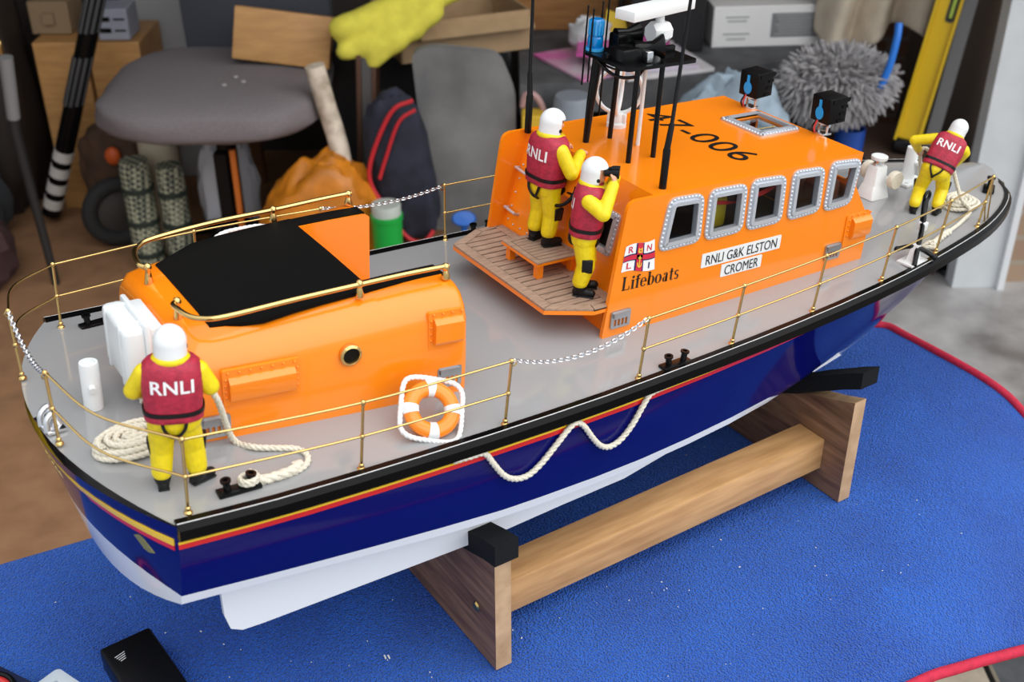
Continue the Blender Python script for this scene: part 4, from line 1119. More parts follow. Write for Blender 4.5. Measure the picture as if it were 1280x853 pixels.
for x in xs:
    y0, y1 = near_y(x), far_y(x); L = []
    for k in range(65):
        y = y0 + (y1 - y0) * k / 64; L.append(bm.verts.new((x, y, tz(x, y))))
    if x < .84:
        for k in range(1, 9):
            a = min(k, 4) * PI / 8; dz = -.008 * (1 - math.cos(a)) - max(0, k - 4) * .05
            L.append(bm.verts.new((x, y1 + .008 * math.sin(a) + .004 * max(0, k - 4) * math.sin(x * 30) * .5, tz(x, y1) + dz)))
    else:
        for k in range(1, 9): L.append(bm.verts.new((x, y1 + .0006 * k, tz(x, y1) - .0004 * k)))
    rows.append(L)
for a, b in zip(rows, rows[1:]):
    for i in range(len(a) - 1): bm.faces.new((a[i], a[i + 1], b[i + 1], b[i]))
towel = tag(obj('towel', bm, TOWEL, None, 80), 'blue microfibre towel with red bound edge spread over the table', 'towel')
bm = nb(); hp = [V((.842, far_y(.842), -.002)), V((.862, far_y(.862), 0)), V((.874, far_y(.874) - .002, .001))]
hp = [V((x, far_y(x), tz(x, far_y(x)) + .001)) for x in (.80, .82, .84, .86, .870)] + [V((.8775, y, tz(.877, y) + .001)) for y in (.05, .03, .0, -.04, -.08, -.11)] + [V((x, near_y(x), tz(x, near_y(x)) + .001)) for x in (.874, .866, .855, .84, .82, .80, .78, .75, .72, .68, .65, .6255, .6, .58, .56, .53, .5, .45, .4, .3, .1, -.1, -.45)]
tube(bm, spline(hp, 4), .0046, 8); obj('hem', bm, HEM, towel, 60)
bm = nb(); random.seed(5)
for k in range(170):
    x, y = random.uniform(-.1, .72), random.uniform(-.24, .16)
    s = random.uniform(.0004, .0009); box(bm, (x, y, tz(x, y) + .0006), (s * random.uniform(.8, 2.2), s, s * .5), T(x, y, 0) @ R(random.random() * 3, 'Z') @ T(-x, -y, 0))
for x, y in ((.155, -.085), (.1575, -.0865), (.592, -.083), (.598, -.080)): box(bm, (x, y, .0006), (.0038, .0012, .0008), T(x, y, 0) @ R(x * 9, 'Z') @ T(-x, -y, 0))
tag(obj('lint', bm, mat('white_lint', (.75, .75, .72), .8), None, 0), 'tiny white crumbs of lint scattered over the blue towel', 'lint', kind='stuff')
tb = thing('folding_table', 'folding table hidden beneath the blue towel', 'table')
bm = nb(); prism(bm, [(-.44, -.24), (.44, -.24), (.80, -.06), (.845, .06), (-.44, .215)], -.038, -.0085); obj('table_top', bm, mat('table_grey', (.3, .3, .3), .6), tb, 0)
for x, y in ((-.38, -.2), (.42, -.2), (.78, .04), (-.38, .18)):
    bm = nb(); tube(bm, [V((x, y, -.036)), V((x, y, -.748))], .014, 10); obj('leg', bm, BLACK, tb, 50)

# small things at the near left corner of the towel
BP = mat('black_box_plastic', (.004, .004, .005), .33, spec=.2, bump=.15, bscale=2500)
bm = nb(); LMx = T(-.0075, -.0215, .011) @ R(.07, 'Z'); box(bm, (0, 0, .0), (.0405, .092, .0225), LMx, .0032, 3)
bb = tag(obj('battery_case', bm, BP, None, 30), 'black plastic battery case lying at the near left corner of the towel', 'battery case')
bm = nb()
for k in range(4): box(bm, (-.002 - .0004 * k, .0315 - .0021 * k, .01135), (.0085 - .0013 * k, .0006, .0002), LMx @ R(.25, 'Z'))
obj('printed_bars', bm, mat('grey_print', (.6, .6, .6), .6), bb, 0)
bm = nb(); CM = T(-.079, .0, .0055) @ R(.38, 'Z'); plate(bm, rrect(-.027, -.02, .027, .02, .004), [], -.005, -.004, CM); ring_plate(bm, rrect(-.027, -.02, .027, .02, .004), rrect(-.0255, -.0185, .0255, .0185, .003), -.005, .0065, CM)
plate(bm, rrect(-.0285, -.0215, .0285, .0215, .004), [rrect(-.02, -.0135, .02, .0135, .002)], .0058, .0072, CM)
clr = mat('clear_plastic', (.75, .82, .86), .15, alpha=.55)
tag(obj('clear_plastic_box', bm, clr, None, 30), 'small clear plastic box beside the black battery case', 'plastic box')
nv = thing('navy_box', 'dark navy box at the lower left corner holding a red cable ring', 'box', T(-.113, .022, 0) @ R(.5, 'Z'))
bm = nb(); box(bm, (0, 0, .010), (.055, .05, .018), bev=.001); obj('body', bm, mat('navy_card', (.008, .014, .05), .5), nv, 30)
bm = nb(); tube(bm, [(.016 * math.cos(w), .016 * math.sin(w), .0215) for w in [2 * PI * k / 30 for k in range(30)]], .0028, 10, True); obj('cable_ring', bm, mat('red_cable', (.55, .03, .03), .4), nv, 60)
bm = nb(); tube(bm, [(.0205 * math.cos(w), .0205 * math.sin(w), .0225) for w in [2 * PI * k / 30 for k in range(30)]], .0022, 10, True); obj('black_ring', bm, BLACK, nv, 60)

# ================================================================== GARAGE
G = Matrix(((.8371, .5471, 0, -.124), (-.5471, .8371, 0, -.6938), (0, 0, 1, 0), (0, 0, 0, 1)))
def gobj(name, bm, m, parent=None, smooth=35, **k):
    return obj(name, bm, m, parent, smooth, world=None if parent else G, **k)
def gthing(name, label, cat, a, d, z, group=None): return thing(name, label, cat, G @ T(a, d, z), group)
def struct(o): o['kind'] = 'structure'; return o
def brick_mat(name, c1, c2, mort, sc):
    m = bpy.data.materials.new(name); m.use_nodes = True; nt = m.node_tree; b = nt.nodes['Principled BSDF']; b.inputs['Roughness'].default_value = .85
    t = nt.nodes.new('ShaderNodeTexCoord'); mp = nt.nodes.new('ShaderNodeMapping'); mp.inputs['Rotation'].default_value = sc[1]; br = nt.nodes.new('ShaderNodeTexBrick')
    br.inputs['Color1'].default_value = (*c1, 1); br.inputs['Color2'].default_value = (*c2, 1); br.inputs['Mortar'].default_value = (*mort, 1); br.inputs['Scale'].default_value = sc[0]; br.inputs['Mortar Size'].default_value = .025
    nt.links.new(t.outputs['Object'], mp.inputs['Vector']); nt.links.new(mp.outputs['Vector'], br.inputs['Vector']); nt.links.new(br.outputs['Color'], b.inputs['Base Color']); return m
BROWN = mat('brown_floor', (.32, .165, .08), .85, col2=(.235, .12, .058), vscale=14, bump=.4, bscale=160, detail=8)
CONC = mat('wet_grey_floor', (.38, .37, .365), .3, col2=(.13, .12, .115), vscale=5, detail=6, bump=.1, bscale=60)
BRK = brick_mat('brown_brick', (.28, .13, .085), (.20, .10, .065), (.28, .22, .18), (4.2, (PI / 2, 0, PI / 2)))
DARKW = mat('dark_plaster', (.05, .04, .035), .9)
Z0 = -.75
def gbox(name, m, a0, a1, d0, d1, z0, z1):
    bm = nb(); box(bm, ((a0 + a1) / 2, (d0 + d1) / 2, (z0 + z1) / 2), (a1 - a0, d1 - d0, z1 - z0)); return gobj(name, bm, m, None, 0)
struct(gbox('floor', BROWN, -2.2, .43, -.6, 3.7, Z0 - .1, Z0))
struct(gbox('floor_apron', CONC, .43, 3.2, 1.62, 3.7, Z0 - .1, Z0))
# pavers outside the door
PAV = mat('beige_paver', (.34, .29, .22), .85, var=.25, vscale=30, bump=.4, bscale=120); PAVD = mat('dark_sett', (.06, .065, .07), .8, var=.3, vscale=40, bump=.4, bscale=120)
bm = nb(); box(bm, (1.77, .5, Z0 - .06), (2.66, 2.24, .08)); struct(gobj('floor_outside', bm, mat('joint_sand', (.07, .065, .06), .9), None, 0))
bm = nb(); random.seed(2)
for i in range(8):
    for j in range(7):
        a, d = .44 + i * .325, -.55 + j * .31
        dk = i % 2 == 1
        box(bm, (a + .16, d + .15, Z0 - .015), (.315, .295, .03), T(0, 0, 0), .004, 1, 1 if dk else 0)
struct(gobj('floor_pavers', bm, [PAV, PAVD], None, 0))
struct(gbox('wall_back', BRK if False else DARKW, -2.2, 1.3, 3.62, 3.7, Z0, 1.6)); struct(gbox('wall_left', DARKW, -2.2, -2.1, 1.3, 3.7, Z0, 1.6))
struct(gbox('wall_back', brick_mat('back_brick', (.30, .15, .10), (.22, .11, .07), (.30, .24, .2), (4.2, (PI / 2, 0, 0))), .60, 1.19, 3.50, 3.60, Z0, 1.6)); struct(gbox('wall_right', BRK, 1.19, 1.30, 2.76, 3.66, Z0, 1.6)); struct(gbox('ceiling', DARKW, -2.2, 1.15, 1.75, 3.7, 1.55, 1.62))
WJ = mat('jamb_grey_white', (.62, .65, .67), .45, var=.08, vscale=12); WJ2 = mat('jamb_white', (.72, .74, .76), .4)
bm = nb(); box(bm, (1.176, 2.685, .425), (.112, .05, 2.35)); struct(gobj('trim_1', bm, WJ, None, 0))
bm = nb(); box(bm, (1.238, 2.68, .425), (.016, .07, 2.35)); struct(gobj('trim_2', bm, WJ2, None, 0))
struct(gbox('wall_outside', brick_mat('buff_brick', (.36, .25, .17), (.30, .20, .13), (.33, .28, .22), (3.6, (PI / 2, 0, 0))), 1.246, 2.4, 2.69, 2.78, Z0, 1.6))
bm = nb(); tube(bm, [V((1.135, 2.74, Z0)), V((1.195, 2.76, .4))], .016, 10); ell(bm, (1.135, 2.74, Z0 + .012), (.03, .03, .012)); tag(gobj('black_pole', bm, BLACK), 'black pole leaning in the corner beside the pale door jamb', 'pole')

def blob(c, r, amp=.15, fr=4., sq=1., u=32, v=20, flat=None, M=I4, seed=0):
    bm = nb(); ell(bm, (0, 0, 0), (1, 1, 1), I4, u, v)
    for w in bm.verts:
        p = w.co.copy()
        if sq != 1: p = V([abs(t) ** sq * (1 if t > 0 else -1) for t in p])
        k = 1 + amp * noise.noise(p * fr + V((seed, seed * 2, 0))) + amp * .5 * noise.noise(p * fr * 2.7 + V((0, seed, 1)))
        p = V((p.x * r[0], p.y * r[1], p.z * r[2])) * k
        if flat is not None: p.z = max(p.z, flat)
        w.co = M @ (p + V(c))
    return bm
# grey office chair with a wood block on its seat
CH1 = mat('grey_chair_fabric', (.20, .175, .182), .95, bump=.6, bscale=500, var=.15, vscale=200); CH2 = mat('blue_grey_fabric', (.055, .058, .072), .95, bump=.5, bscale=500)
ch = gthing('office_chair', 'grey upholstered office chair in the cluttered back of the garage', 'chair', -.715, 2.80, Z0 + .0)
bm = blob((0, 0, .475), (.268, .275, .058), .04, 2., .62, 40, 20); obj('seat', bm, CH1, ch, 60)
bm = nb()
for sx, sy, q in ((.06, -.06, 0), (.085, -.095, 0), (.045, -.12, 0)): ell(bm, (sx, sy, .5335), (.006, .006, .0025))
obj('seat_studs', bm, mat('pale_stud', (.45, .42, .42), .5), ch, 60)
bm = nb(); rr = []
for k in range(9):
    w = -.5 + k / 8; rr.append([V((.06 + .38 * w * 1.0, .245 - .10 * (1 - 4 * w * w) * .4 + d, z)) for d, z in ((0, .47), (.04, .47), (.05, .62), (.055, .95), (.0, .97), (-.01, .62))])
loft(bm, rr); obj('backrest', bm, CH2, ch, 60)
bm = nb(); tube(bm, [V((0, 0, .42)), V((0, 0, .10))], .026, 12); box(bm, (0, 0, .42), (.26, .22, .03), bev=.006)
for k in range(5):
    w = 2 * PI * k / 5 + .3; tube(bm, [V((0, 0, .12)), V((.18 * math.cos(w), .18 * math.sin(w), .075))], [.024, .014], 8)
    b2 = nb(); lathe(b2, [(.0001, -.012), (.026, -.012), (.028, 0), (.026, .012), (.0001, .012)], 16, T(.18 * math.cos(w), .18 * math.sin(w), .029) @ R(w, 'Z') @ R(PI / 2, 'X')); obj('castor', b2, BLACK, ch, 40)
obj('pedestal', bm, BLACK, ch, 40)
PINE = wood('pine', (.58, .31, .11), (.44, .22, .07), 14, (1, 5, 5), .5, .1)
bm = nb(); box(bm, (-.555, 2.86, -.158), (.235, .05, .125), T(-.555, 2.86, -.158) @ R(.13, 'Y') @ R(-.25, 'X') @ T(.555, -2.86, .158), .003)
tag(gobj('wood_block', bm, PINE), 'light pine block standing on the seat of the grey office chair', 'wood block')
# tripod rod, dark bag, crates, cabinet on the left
RODG = mat('rod_grey', (.11, .12, .13), .35, metal=.4)
rd = gthing('telescopic_rod', 'black banded telescopic rod leaning at the far left', 'rod', -1.305, 3.07, Z0)
P0, P1 = V((0, 0, .03)), V((.34, -.06, .86)); L = (P1 - P0)
bm = nb(); tube(bm, [P0, P1], .026, 12); obj('shaft', bm, BLACK, rd, 50)
bm = nb()
for k in range(4): a = P0 + L * (.03 + .058 * k); tube(bm, [a, a + L * .034], .0275, 12)
obj('white_bands', bm, mat('white_tape', (.62, .58, .54), .6), rd, 40)
for a, b in ((.40, .56), (.64, .84)):
    bm = nb()
    for k in range(5): w = 2 * PI * k / 10 + 3.4; o = V((math.cos(w), math.sin(w), 0)) * .025; tube(bm, [P0 + L * a + o, P0 + L * b + o], .005, 6)
    obj('ribbed_grip', bm, RODG, rd, 50)
LEATH = mat('dark_brown_leather', (.018, .011, .008), .6, bump=.4, bscale=80)
bm = blob((-1.505, 3.19, -.35), (.17, .13, .44), .12, 2.2, .7, 40, 26, -.40, seed=3); bg_ = tag(gobj('dark_bag', bm, LEATH), 'dark brown soft bag standing at the far left edge', 'bag')
for k, (a, z) in enumerate(((-1.40, -.19), (-1.34, -.25))):
    bm = nb(); tube(bm, spline([(a - .002, 3.062, z + .03), (a + .003, 3.058, z + .02), (a, 3.056, z - .02)], 4), .006, 8); obj('zip_pull', bm, BRASS, bg_, 50)
bm = nb(); tube(bm, [V((-1.165, 2.68, -.15)), V((-1.19, 2.70, -.33)), V((-1.175, 2.70, Z0))], [.015, .013, .010], 12); gtb = tag(gobj('grey_tube', bm, mat('dark_tube', (.022, .022, .022), .5)), 'dark tube with grey sleeve upright in front of the dark bag', 'tube'); bm = nb(); tube(bm, [V((-1.165, 2.68, -.148)), V((-1.184, 2.693, -.30))], [.0165, .0155], 12); obj('sleeve', bm, mat('dull_grey_tube', (.22, .22, .22), .5), gtb, 40)
bm = blob((-1.36, 2.70, -.66), (.09, .10, .12), .25, 3, 1, 28, 18, -.088, seed=8); tag(gobj('maroon_cloth', bm, mat('dark_maroon_cloth', (.05, .022, .022), .9)), 'dark maroon cloth heap on the floor at the left edge', 'cloth')
bm = blob((-1.50, 2.98, -.64), (.12, .07, .15), .2, 3, 1, 28, 18, -.11, seed=4); tag(gobj('charcoal_sack', bm, mat('charcoal_sack', (.02, .022, .024), .9)), 'charcoal sack slumped at the foot of the dark brown bag', 'sack')
bm = blob((-1.085, 3.08, -.60), (.105, .07, .15), .16, 2.6, .8, 30, 20, seed=13); bs_ = tag(gobj('brown_sack', bm, mat('brown_sack', (.085, .042, .022), .85, var=.4, vscale=20)), 'dark brown sack with an orange toggle in front of the pine crate', 'sack'); bm = nb(); ell(bm, (-1.075, 3.0, -.52), (.022, .016, .026)); obj('toggle', bm, mat('orange_toggle', (.62, .10, .015), .5), bs_, 60)
cb = gthing('pine_crate', 'pine crate behind the banded rod', 'crate', -1.13, 3.28, Z0)
for k, (a0, a1) in enumerate(((-.17, -.03), (-.02, .12))):
    bm = nb(); box(bm, ((a0 + a1) / 2, 0, .245), (a1 - a0, .22, .49), bev=.004); obj('board_panel', bm, PINE, cb, 20)
bm = nb(); box(bm, (-1.265, 3.30, -.213), (.11, .12, .09), bev=.004); box(bm, (-1.265, 3.235, -.213), (.03, .012, .03)); tag(gobj('cardboard_carton', bm, mat('tan_card', (.28, .19, .11), .8), None, 20), 'small tan carton on the pine crate at the left', 'carton')
wt = thing('storage_tray', 'white tray with dark slots on the pine crate', 'tray', G @ T(-1.075, 3.23, -.26)); bm = nb(); box(bm, (0, 0, .045), (.085, .1, .085), bev=.004); obj('body', bm, mat('bluish_white', (.38, .4, .48), .5), wt, 20)
bm = nb()
for z in (.03, .06): box(bm, (-.02, -.05, z), (.03, .006, .012)); box(bm, (.02, -.05, z), (.03, .006, .004))
obj('slot', bm, BLACK, wt, 0)
fr = gthing('white_cabinet', 'pale grey-white tall cabinet behind the office chair', 'cabinet', -1.02, 3.53, Z0)
bm = nb(); box(bm, (0, -.02, .62), (.20, .20, 1.24), bev=.004); obj('body', bm, mat('cabinet_white', (.46, .47, .48), .5), fr, 20)
bm = nb(); box(bm, (.093, -.126, .62), (.018, .012, 1.24), bev=.002); obj('edge_strip', bm, WJ2, fr, 20)
bm = nb(); box(bm, (-.80, 3.36, -.26), (.10, .03, .98)); tag(gobj('brown_board', bm, mat('red_brown_wood', (.20, .085, .035), .5), None, 0), 'reddish brown board upright beside the white cabinet', 'board')
# mesh-wrapped bottles, jar, wheel
MESHM = bpy.data.materials.new('mesh_sleeve'); MESHM.use_nodes = True; nt = MESHM.node_tree; b = nt.nodes['Principled BSDF']; b.inputs['Roughness'].default_value = .8
t = nt.nodes.new('ShaderNodeTexCoord'); mp = nt.nodes.new('ShaderNodeMapping'); mp.inputs['Scale'].default_value = (95, 95, 95); mp.inputs['Rotation'].default_value = (.6, .5, .78); ck = nt.nodes.new('ShaderNodeTexChecker'); ck.inputs['Scale'].default_value = 1
ck.inputs['Color1'].default_value = (.40, .40, .28, 1); ck.inputs['Color2'].default_value = (.045, .055, .045, 1)
nt.links.new(t.outputs['Object'], mp.inputs['Vector']); nt.links.new(mp.outputs['Vector'], ck.inputs['Vector']); nt.links.new(ck.outputs['Color'], b.inputs['Base Color'])
for a, d, r, h, lean, lb in ((-.955, 2.80, .038, .30, .035, 'pale bottle in dark mesh sleeve, left of the two under the chair'), (-.865, 2.79, .034, .29, .0, 'darker mesh-sleeved bottle, right of the two under the chair')):
    w = gthing('sleeved_bottle', lb, 'bottle', a, d, Z0, 'mesh-sleeved bottles'); bm = nb(); lathe(bm, [(.0001, 0), (r, 0), (r, h * .92), (r * .9, h), (.0001, h)], 24); obj('mesh_sleeve', bm, MESHM, w, 40)
    for k in (.12, .42, .72):
        bm = nb(); lathe(bm, [(r, h * k), (r + .003, h * k + .002), (r + .003, h * k + .014), (r, h * k + .016)], 24); obj('strap', bm, mat('dark_green_strap', (.02, .03, .022), .7), w, 40)
j = gthing('cream_jar', 'cream jar with purple lid beneath the chair seat', 'jar', -.925, 2.92, Z0); bm = nb(); lathe(bm, [(.0001, 0), (.048, 0), (.05, .30), (.044, .345), (.0001, .345)], 22); obj('body', bm, mat('cream_plastic', (.62, .55, .40), .5), j, 40)
bm = nb(); lathe(bm, [(.0001, .34), (.042, .34), (.042, .37), (.0001, .37)], 22); obj('lid', bm, mat('purple_lid', (.10, .06, .16), .5), j, 40)
wl2 = gthing('trolley_wheel', 'black rubber trolley wheel leaning under the chair', 'wheel', -1.06, 2.93, Z0 + .1)
bm = nb(); WM = R(.5, 'Z') @ R(PI / 2, 'X'); tube(bm, [(.078 * math.cos(w), .078 * math.sin(w), 0) for w in [2 * PI * k / 32 for k in range(32)]], .0215, 12, True, WM); obj('tyre', bm, mat('tyre_rubber', (.018, .018, .018), .8), wl2, 60)
bm = nb(); lathe(bm, [(.0001, -.015), (.02, -.015), (.058, -.004), (.058, .004), (.02, .015), (.0001, .015)], 20, WM); obj('hub', bm, mat('hub_dark', (.04, .035, .03), .6), wl2, 40)
bm = blob((-.745, 2.90, -.60), (.075, .06, .19), .2, 3, .8, 28, 20, -.15, seed=5); tag(gobj('white_carrier_bag', bm, mat('white_bag', (.66, .66, .70), .6)), 'crumpled white carrier bag on the floor right of the mesh bottles', 'bag')
bm = blob((-.745, 2.92, -.39), (.035, .035, .03), .2, 3, 1, 16, 12); tag(gobj('red_pouch', bm, mat('dark_red', (.16, .015, .015), .7)), 'small dark red pouch atop the white carrier bag', 'pouch')
bm = nb(); box(bm, (-.685, 2.62, -.555), (.03, .03, .39)); tag(gobj('black_post', bm, BLACK, None, 0), 'black square post beneath the right of the chair seat', 'post')
bm = nb(); box(bm, (-.654, 2.61, -.55), (.012, .012, .40)); tag(gobj('orange_strip', bm, mat('orange_plastic', (.45, .11, .01), .5), None, 0), 'narrow orange strip standing beside the black post', 'strip')
# orange bag, marble roll, frame, navy bag
bm = blob((-.47, 2.60, -.62), (.150, .10, .25), .13, 2.2, .85, 44, 30, -.13, T(-.47, 2.6, -.62) @ Matrix(((1, 0, 0, 0), (0, 1, 0, 0), (.42, 0, 1, 0), (0, 0, 0, 1))) @ T(.47, -2.6, .62), seed=11); tag(gobj('orange_carrier_bag', bm, mat('orange_bag', (.72, .24, .015), .4, var=.35, vscale=14)), 'crumpled orange carrier bag on the floor behind the aft cabin', 'bag')
bm = nb(); tube(bm, spline([(-.452, 2.66, -.165), (-.435, 2.66, -.25), (-.405, 2.64, -.38), (-.395, 2.60, -.56)], 6), .0235, 14); tag(gobj('paper_roll', bm, mat('marbled_paper', (.74, .64, .52), .6, col2=(.36, .28, .2), vscale=26, detail=8)), 'cream marbled paper roll sticking out of the orange bag', 'roll')
pf = gthing('picture_frame', 'dark wooden frame standing on edge behind the orange bag', 'frame', -.375, 2.78, Z0); FMx = R(.05, 'Y') @ R(-.04, 'X'); bm = nb(); box(bm, (-.016, 0, .29), (.012, .10, .58), FMx, .002); box(bm, (.020, 0, .29), (.010, .10, .58), FMx, .002); obj('frame', bm, mat('frame_brown', (.09, .04, .022), .45), pf, 20)
bm = nb(); box(bm, (.003, .0, .29), (.024, .09, .57), FMx); obj('backing', bm, mat('grey_backing', (.09, .085, .085), .6), pf, 0)
bm = blob((-.262, 2.66, -.415), (.075, .055, .185), .12, 2.5, .7, 32, 24, None, T(-.262, 2.66, -.415) @ R(-.16, 'Y') @ T(.262, -2.66, .415), 6); nb_ = tag(gobj('navy_bag', bm, mat('navy_fabric', (.02, .023, .042), .85, var=.4, vscale=30)), 'navy fabric bag with red piping beside the grey panel', 'bag')
bm = nb(); tube(bm, spline([(-.225, 2.60, -.228), (-.275, 2.60, -.255), (-.325, 2.605, -.36), (-.335, 2.605, -.43), (-.30, 2.60, -.50), (-.255, 2.60, -.572), (-.215, 2.60, -.585), (-.19, 2.61, -.56)], 6), .0055, 8); tube(bm, spline([(-.22, 2.60, -.25), (-.26, 2.598, -.28), (-.295, 2.6, -.37), (-.312, 2.6, -.42)], 6), .0045, 8); obj('piping', bm, mat('red_piping', (.55, .02, .03), .5), nb_, 60)
bm = nb(); box(bm, (-.225, 2.68, -.675), (.12, .12, .15), bev=.004); tag(gobj('brown_carton', bm, mat('brown_card', (.26, .13, .06), .8), None, 20), 'brown carton on the floor beneath the navy bag', 'carton')
gt_ = gthing('green_tub', 'bright green tub with pale rim on the floor by the navy bag', 'tub', -.292, 2.52, Z0); bm = nb(); lathe(bm, [(.0001, 0), (.030, 0), (.036, .262), (.038, .264), (.038, .276), (.034, .276), (.033, .25), (.0001, .25)], 26); obj('body', bm, mat('green_plastic', (.005, .36, .05), .35), gt_, 40)
bm = nb(); lathe(bm, [(.034, .27), (.0345, .30), (.033, .302), (.0001, .302)], 26); obj('lid', bm, mat('pale_lid', (.45, .50, .45), .4), gt_, 40)
GP = mat('grey_felt', (.24, .24, .235), .95, col2=(.14, .14, .14), vscale=7, detail=9, bump=.5, bscale=300)
bm = nb(); prism(bm, rpoly([(-.19, -.61), (.012, -.61), (.010, -.10), (-.028, -.005), (-.18, .012), (-.232, 0)], .03), 0, .03, T(0, 2.73, -.146) @ R(PI / 2, 'X') @ R(0, 'Z')); tag(gobj('felt_panel', bm, GP, None, 30), 'tall grey felt-covered panel standing on edge behind the boat', 'panel')
bm = nb(); lathe(bm, [(.0001, 0), (.030, 0), (.034, .006), (.030, .012), (.0001, .014)], 20, T(-.118, 2.66, -.553) @ R(1.0, 'X') @ S(.9, .6, 1)); lathe(bm, [(.008, -.20), (.008, 0), (.0001, 0)], 10, T(-.118, 2.66, -.553)); tag(gobj('blue_scraper', bm, mat('blue_plastic', (.01, .13, .55), .35), None, 40), 'small blue plastic scraper standing in front of the grey panel', 'scraper')
# black cupboard, carton, yellow cloth
bm = nb(); box(bm, (-.23, 3.12, -.49), (.46, .28, .52), bev=.006); tag(gobj('black_cupboard', bm, mat('black_cupboard', (.012, .012, .013), .5), None, 20), 'low black cupboard behind the navy bag', 'cupboard')
cx = gthing('open_carton', 'open cardboard carton on the black cupboard under the yellow cloth', 'carton', -.16, 3.06, -.23); CARD = mat('cardboard', (.46, .31, .17), .8, var=.12, vscale=20); CMx = R(.38, 'Z')
bm = nb()
for c, s in (((0, -.13, .05), (.34, .006, .10)), ((0, .13, .05), (.34, .006, .10)), ((-.17, 0, .05), (.006, .26, .10)), ((.17, 0, .05), (.006, .26, .10)), ((0, 0, .004), (.34, .26, .006))): box(bm, c, s, CMx)
obj('body', bm, CARD, cx, 0); bm = nb(); box(bm, (.02, -.155, .088), (.30, .055, .004), CMx @ T(0, -.13, .098) @ R(.5, 'X') @ T(0, .13, -.098)); obj('flap', bm, CARD, cx, 0)
YC = mat('yellow_cloth', (.78, .70, .08), .85, var=.15, vscale=30, bump=.5, bscale=300)
bm = nb()
for a, b_, r0, r1 in (((-.40, 2.78, -.115), (-.25, 2.83, -.075), .032, .038), ((-.25, 2.83, -.075), (-.10, 2.90, -.035), .038, .032), ((-.395, 2.77, -.165), (-.29, 2.78, -.150), .022, .030), ((-.29, 2.78, -.150), (-.19, 2.82, -.085), .030, .030), ((-.36, 2.79, -.14), (-.24, 2.81, -.115), .03, .04), ((-.33, 2.765, -.19), (-.27, 2.78, -.14), .018, .03)): capsule(bm, a, b_, r0, r1, 14)
bm = apply_mods(bm, [('REMESH', dict(mode='VOXEL', voxel_size=.009)), ('SMOOTH', dict(factor=.5, iterations=4))])
for v in bm.verts: v.co += v.normal * .0035 * noise.noise(V((v.co.x * 26, v.co.y * 14, v.co.z * 26)))
tag(gobj('yellow_cloth', bm, YC, None, 80), 'bunched yellow cloth draped over the cardboard carton', 'cloth')
# bench with boxes and papers
BEN = mat('dark_bench', (.10, .102, .108), .75, var=.4, vscale=18, bump=.3, bscale=90)
be = gthing('low_bench', 'dark grey low bench holding boxes and magazines', 'bench', 0, 0, 0); bm = nb(); prism(bm, [(.02, 2.73), (.43, 2.785), (.88, 3.01), (.83, 3.45), (.02, 3.40)], -.312, -.236); obj('bench_top', bm, BEN, be, 0)
bm = nb(); ell(bm, (.76, 2.915, -.272), (.018, .012, .018)); obj('bench_knob', bm, mat('pale_knob', (.6, .58, .55), .4), be, 50)
for a, d in ((.08, 3.04), (.80, 3.08), (.78, 3.38), (.08, 3.35)): bm = nb(); box(bm, (a, d, -.53), (.05, .05, .44)); obj('leg', bm, BEN, be, 0)
bm = nb(); box(bm, (.145, 3.20, -.118), (.285, .035, .235), R(0, 'Z'), .003); tag(gobj('wooden_board', bm, wood('warm_board', (.42, .20, .07), (.30, .13, .04), 12, (1, 1, 8), .45, .1), None, 20), 'warm brown wooden board standing at the back of the bench', 'board')
bm = nb(); box(bm, (.395, 3.09, -.118), (.19, .22, .235), bev=.006); tag(gobj('black_box', bm, mat('matt_black', (.008, .008, .009), .5), None, 20), 'black box on the bench left of the white carton', 'box')
wbx = gthing('white_carton', 'white printed carton on the bench', 'carton', .675, 3.14, -.236); bm = nb(); box(bm, (0, 0, .053), (.335, .22, .106), R(.08, 'Z'), .003); obj('body', bm, mat('white_card', (.84, .83, .82), .6), wbx, 20)
KM = R(.08, 'Z'); bm = nb(); box(bm, (.07, -.1105, .055), (.17, .001, .062), KM); obj('print_panel', bm, mat('grey_print_panel', (.22, .22, .23), .6), wbx, 0)
bm = nb()
for k in range(7): box(bm, (.068 - .01 * (k % 3), -.1115, .080 - .008 * k), (.145 - .03 * (k % 3), .001, .0022), KM)
for k, (w, z) in enumerate(((.06, .078), (.05, .068), (.07, .035), (.05, .022))): box(bm, (-.105, -.1112, z), (w, .001, .004), KM)
obj('printed_lines', bm, mat('faded_print', (.42, .43, .42), .7), wbx, 0)
MAGS = [((.72, .70, .72), 'white'), ((.62, .55, .66), 'lilac'), ((.75, .72, .72), 'cream'), ((.66, .09, .38), 'magenta')]
for k, (c, nme) in enumerate(MAGS):
    bm = nb(); box(bm, (.345 - .022 * k, 2.865 + .022 * k, -.2305 + .0105 * k), (.23, .20, .0098), T(.31, 2.9, 0) @ R(.34 - .14 * k, 'Z') @ T(-.31, -2.9, 0), .001)
    tag(gobj('magazine', bm, mat('magazine_' + nme + str(k), c, .35, var=.25, vscale=12), None, 20), ['white magazine at the bottom of the stack on the bench', 'pale lilac magazine second from the bottom of the bench stack', 'cream magazine just under the magenta one on the bench', 'magenta magazine on top of the stack on the bench'][k], 'magazine', 'magazines on the bench')
bm = nb(); box(bm, (.17, 2.88, -.2325), (.13, .24, .0065), T(.17, 2.88, 0) @ R(.5, 'Z') @ T(-.17, -2.88, 0), .001); tag(gobj('pink_brochure', bm, mat('pink_brochure', (.66, .14, .42), .35, col2=(.6, .5, .55), vscale=9), None, 20), 'pink brochure at the left of the magazines on the bench', 'brochure')
bm = blob((.20, 2.98, -.19), (.055, .05, .044), .3, 3, 1, 24, 16, seed=2); tag(gobj('white_cloth', bm, mat('white_rag', (.55, .55, .56), .9)), 'crumpled white rag in front of the wooden board', 'rag')
